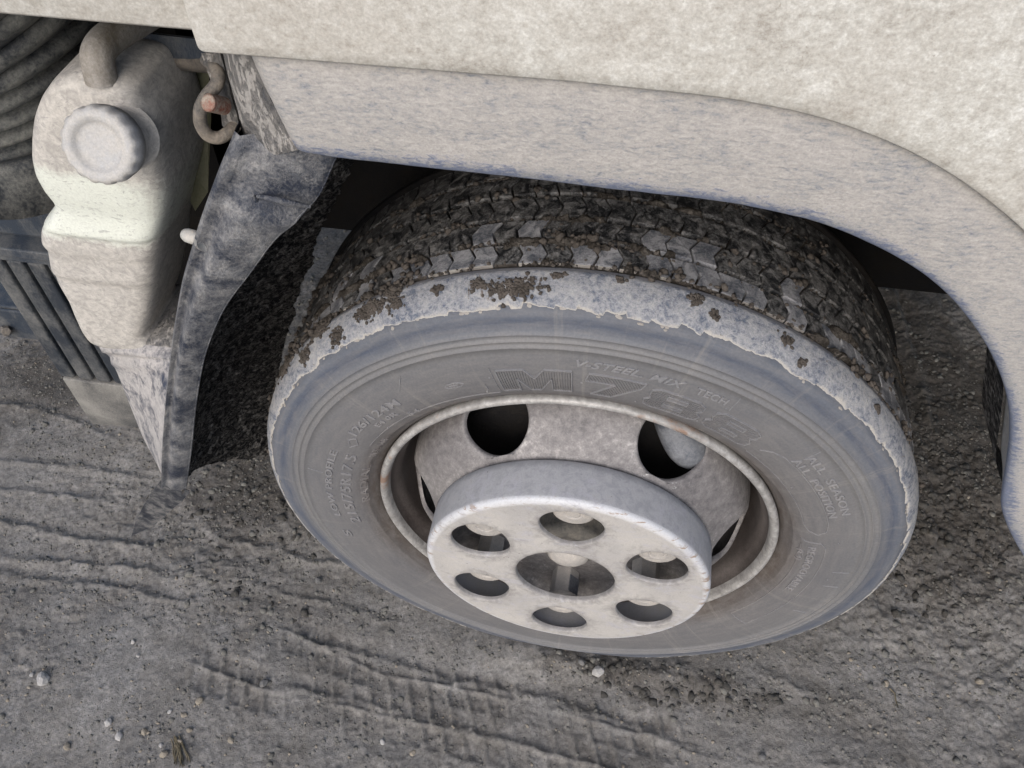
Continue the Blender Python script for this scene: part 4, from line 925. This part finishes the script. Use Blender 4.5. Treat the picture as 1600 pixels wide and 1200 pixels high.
c1 = scatter(34000, (-1.25,.9,-.3,.9), .0012, .0075, 3, lambda X, Y: np.clip((churn(X, Y)-.30)*1.8, 0, 1))
c4 = scatter(26000, (-1.25,.9,-.3,.9), .0010, .0065, 13, lambda X, Y: np.clip(.02+.16*(fbm(X, Y, 9, 3, 7) > .08)+.3*(churn(X, Y) > .15)*(churn(X, Y) < .6), 0, 1))
tag(mk('dry_mud_crumbs', *lumps(c4, None), 'clodg'), 'pale crumbs of drier mud on the compacted ground', 'mud crumbs', kind='stuff')
M['clodwetshade'] = dusty('damp_shaded_mud_crumb', (.06,.056,.05), (.14,.133,.122), 90, .42, .62, 700, .8, .8, spec=.35, bd=.002)  # crumbs darkened like the ground there: damp plus painted shade
tag(mk('mud_crumbs', *lumps(c1, None), 'clodwetshade'), 'small crumbs of grey mud scattered over the ground', 'mud crumbs', kind='stuff')
c3 = scatter(34000, (-1.2,.85,-.32,.7), .0008, .0034, 8, lambda X, Y: np.clip(.25+1.6*(fbm(X, Y, 12, 4, 19) > .02), 0, 1))
tag(mk('mud_grains', *lumps(c3, None), 'clodg'), 'fine grey mud grains covering the ground', 'mud grains', kind='stuff')
c2 = scatter(5200, (-1.2,.8,-.32,.5), .0010, .0032, 5, lambda X, Y: np.clip(.15+.9*(fbm(X, Y, 6, 3, 9) > .03)*(Y < .05), 0, 1))
tag(mk('grit', *lumps(c2, None), 'stonet'), 'fine pale grit sprinkled over the mud', 'grit', kind='stuff')
stones = [ # px, py, size px, colour, label
 (70,1063,13,'w','pale angular pebble in the mud at the left edge, beside a dark clod cluster'),
 (189,1153,9,'w','bright white pebble, rightmost of the pair at lower left'),
 (173,1131,8,'w','bright white pebble, upper left of the pair at lower left'),
 (413,1069,9,'g','single rounded grey pebble left of the lug imprints'),
 (228,1146,7,'t','flat tan pebble right of the white pair at lower left'),
 (260,1181,8,'t','tan pebble at the bottom edge beside the dry straw'),
 (282,1161,6,'t','small tan pebble just above the dry straw'),
 (254,1167,5,'w','small pale pebble left of the dry straw'),
 (298,1143,6,'t','small tan pebble above right of the dry straw'),
 (106,1168,7,'t','tan pebble near the lower left corner'),
 (52,1056,5,'w','tiny white pebble left of the pale angular one'),
 (314,1098,8,'t','yellowish elongated pebble above the straw'),
 (290,1120,6,'t','yellowish pebble in the middle of the left gravel patch'),
 (268,1115,5,'w','small white pebble at the top of the left gravel patch'),
 (362,1158,7,'t','tan pebble right of the straw near the bottom'),
 (498,908,8,'g','round grey pebble left of the tyre near a dark hole'),
 (934,1053,13,'w','pale stone wedged under the tyre edge below the cover ring'),
 (908,1040,8,'g','grey clod shaped stone left of the pale stone under the tyre'),
 (645,1178,7,'t','tan pebble at the bottom beside the lug imprints'),
 (598,1160,6,'w','small pale pebble below the lug imprints'),
 (1383,1070,7,'t','reddish tan pebble on the smooth mud right of the wheel'),
 (1530,1065,8,'t','tan stone on the mud near the right edge'),
 (1190,1184,8,'g','grey pebble half sunk at the bottom right of centre'),
 (210,1005,5,'w','lone small white pebble on the smooth mud at left'),
 (218,1027,4,'w','lone tiny pale pebble below the smooth rut at left')]
for px, py, s, c, lab in stones:
    g = atz(px, py); z = gz(g[0], g[1]); dist = np.linalg.norm(g-CP); r = s/FPX*dist*.72
    bm = bmesh.new(); bmesh.ops.create_icosphere(bm, subdivisions=2, radius=1); sd_ = random.random()*50
    for v in bm.verts:
        k = 1+.35*mnoise.noise(v.co*1.1+Vector((sd_,0,0))); v.co = Vector((v.co.x*k*r, v.co.y*k*r*random.uniform(.78,.84), v.co.z*k*r*.7))
    me = bpy.data.meshes.new('pebble'); bm.to_mesh(me); bm.free(); me.materials.append(M['stone'+c])
    o = bpy.data.objects.new('pebble', me); COL.objects.link(o); o.location = (g[0], g[1], z+r*.28); o.rotation_euler = (0, 0, random.uniform(0, 6))
    tag(o, lab, 'pebble', 'loose pebbles on the mud')
tw = []
for k in range(9):
    g0 = atz(278+random.uniform(-8,10), 1150+random.uniform(0,16)); g1 = atz(288+random.uniform(-14,22), 1192+random.uniform(0,10)); P = []
    for t in np.linspace(0, 1, 6): q = g0*(1-t)+g1*t; P.append((q[0]+random.gauss(0,.0008), q[1], gz(q[0], q[1])+.0025))
    tw.append(tube(P, [.0006,.0009,.0011,.0010,.0009,.0005], 5))
tag(mk('dry_straw', *join(tw), 'twig'), 'small bundle of dry straw lying in the mud at bottom left', 'straw')
P = []
for a, b in ((1388,1078),(1396,1086),(1398,1096),(1402,1108)): g = atz(a, b); P.append((g[0], g[1], gz(g[0], g[1])+.002))
tag(mk('twig', *tube(P, [.0012,.0010,.0009,.0005], 6), 'twig'), 'short dark twig on the mud right of the wheel', 'twig')
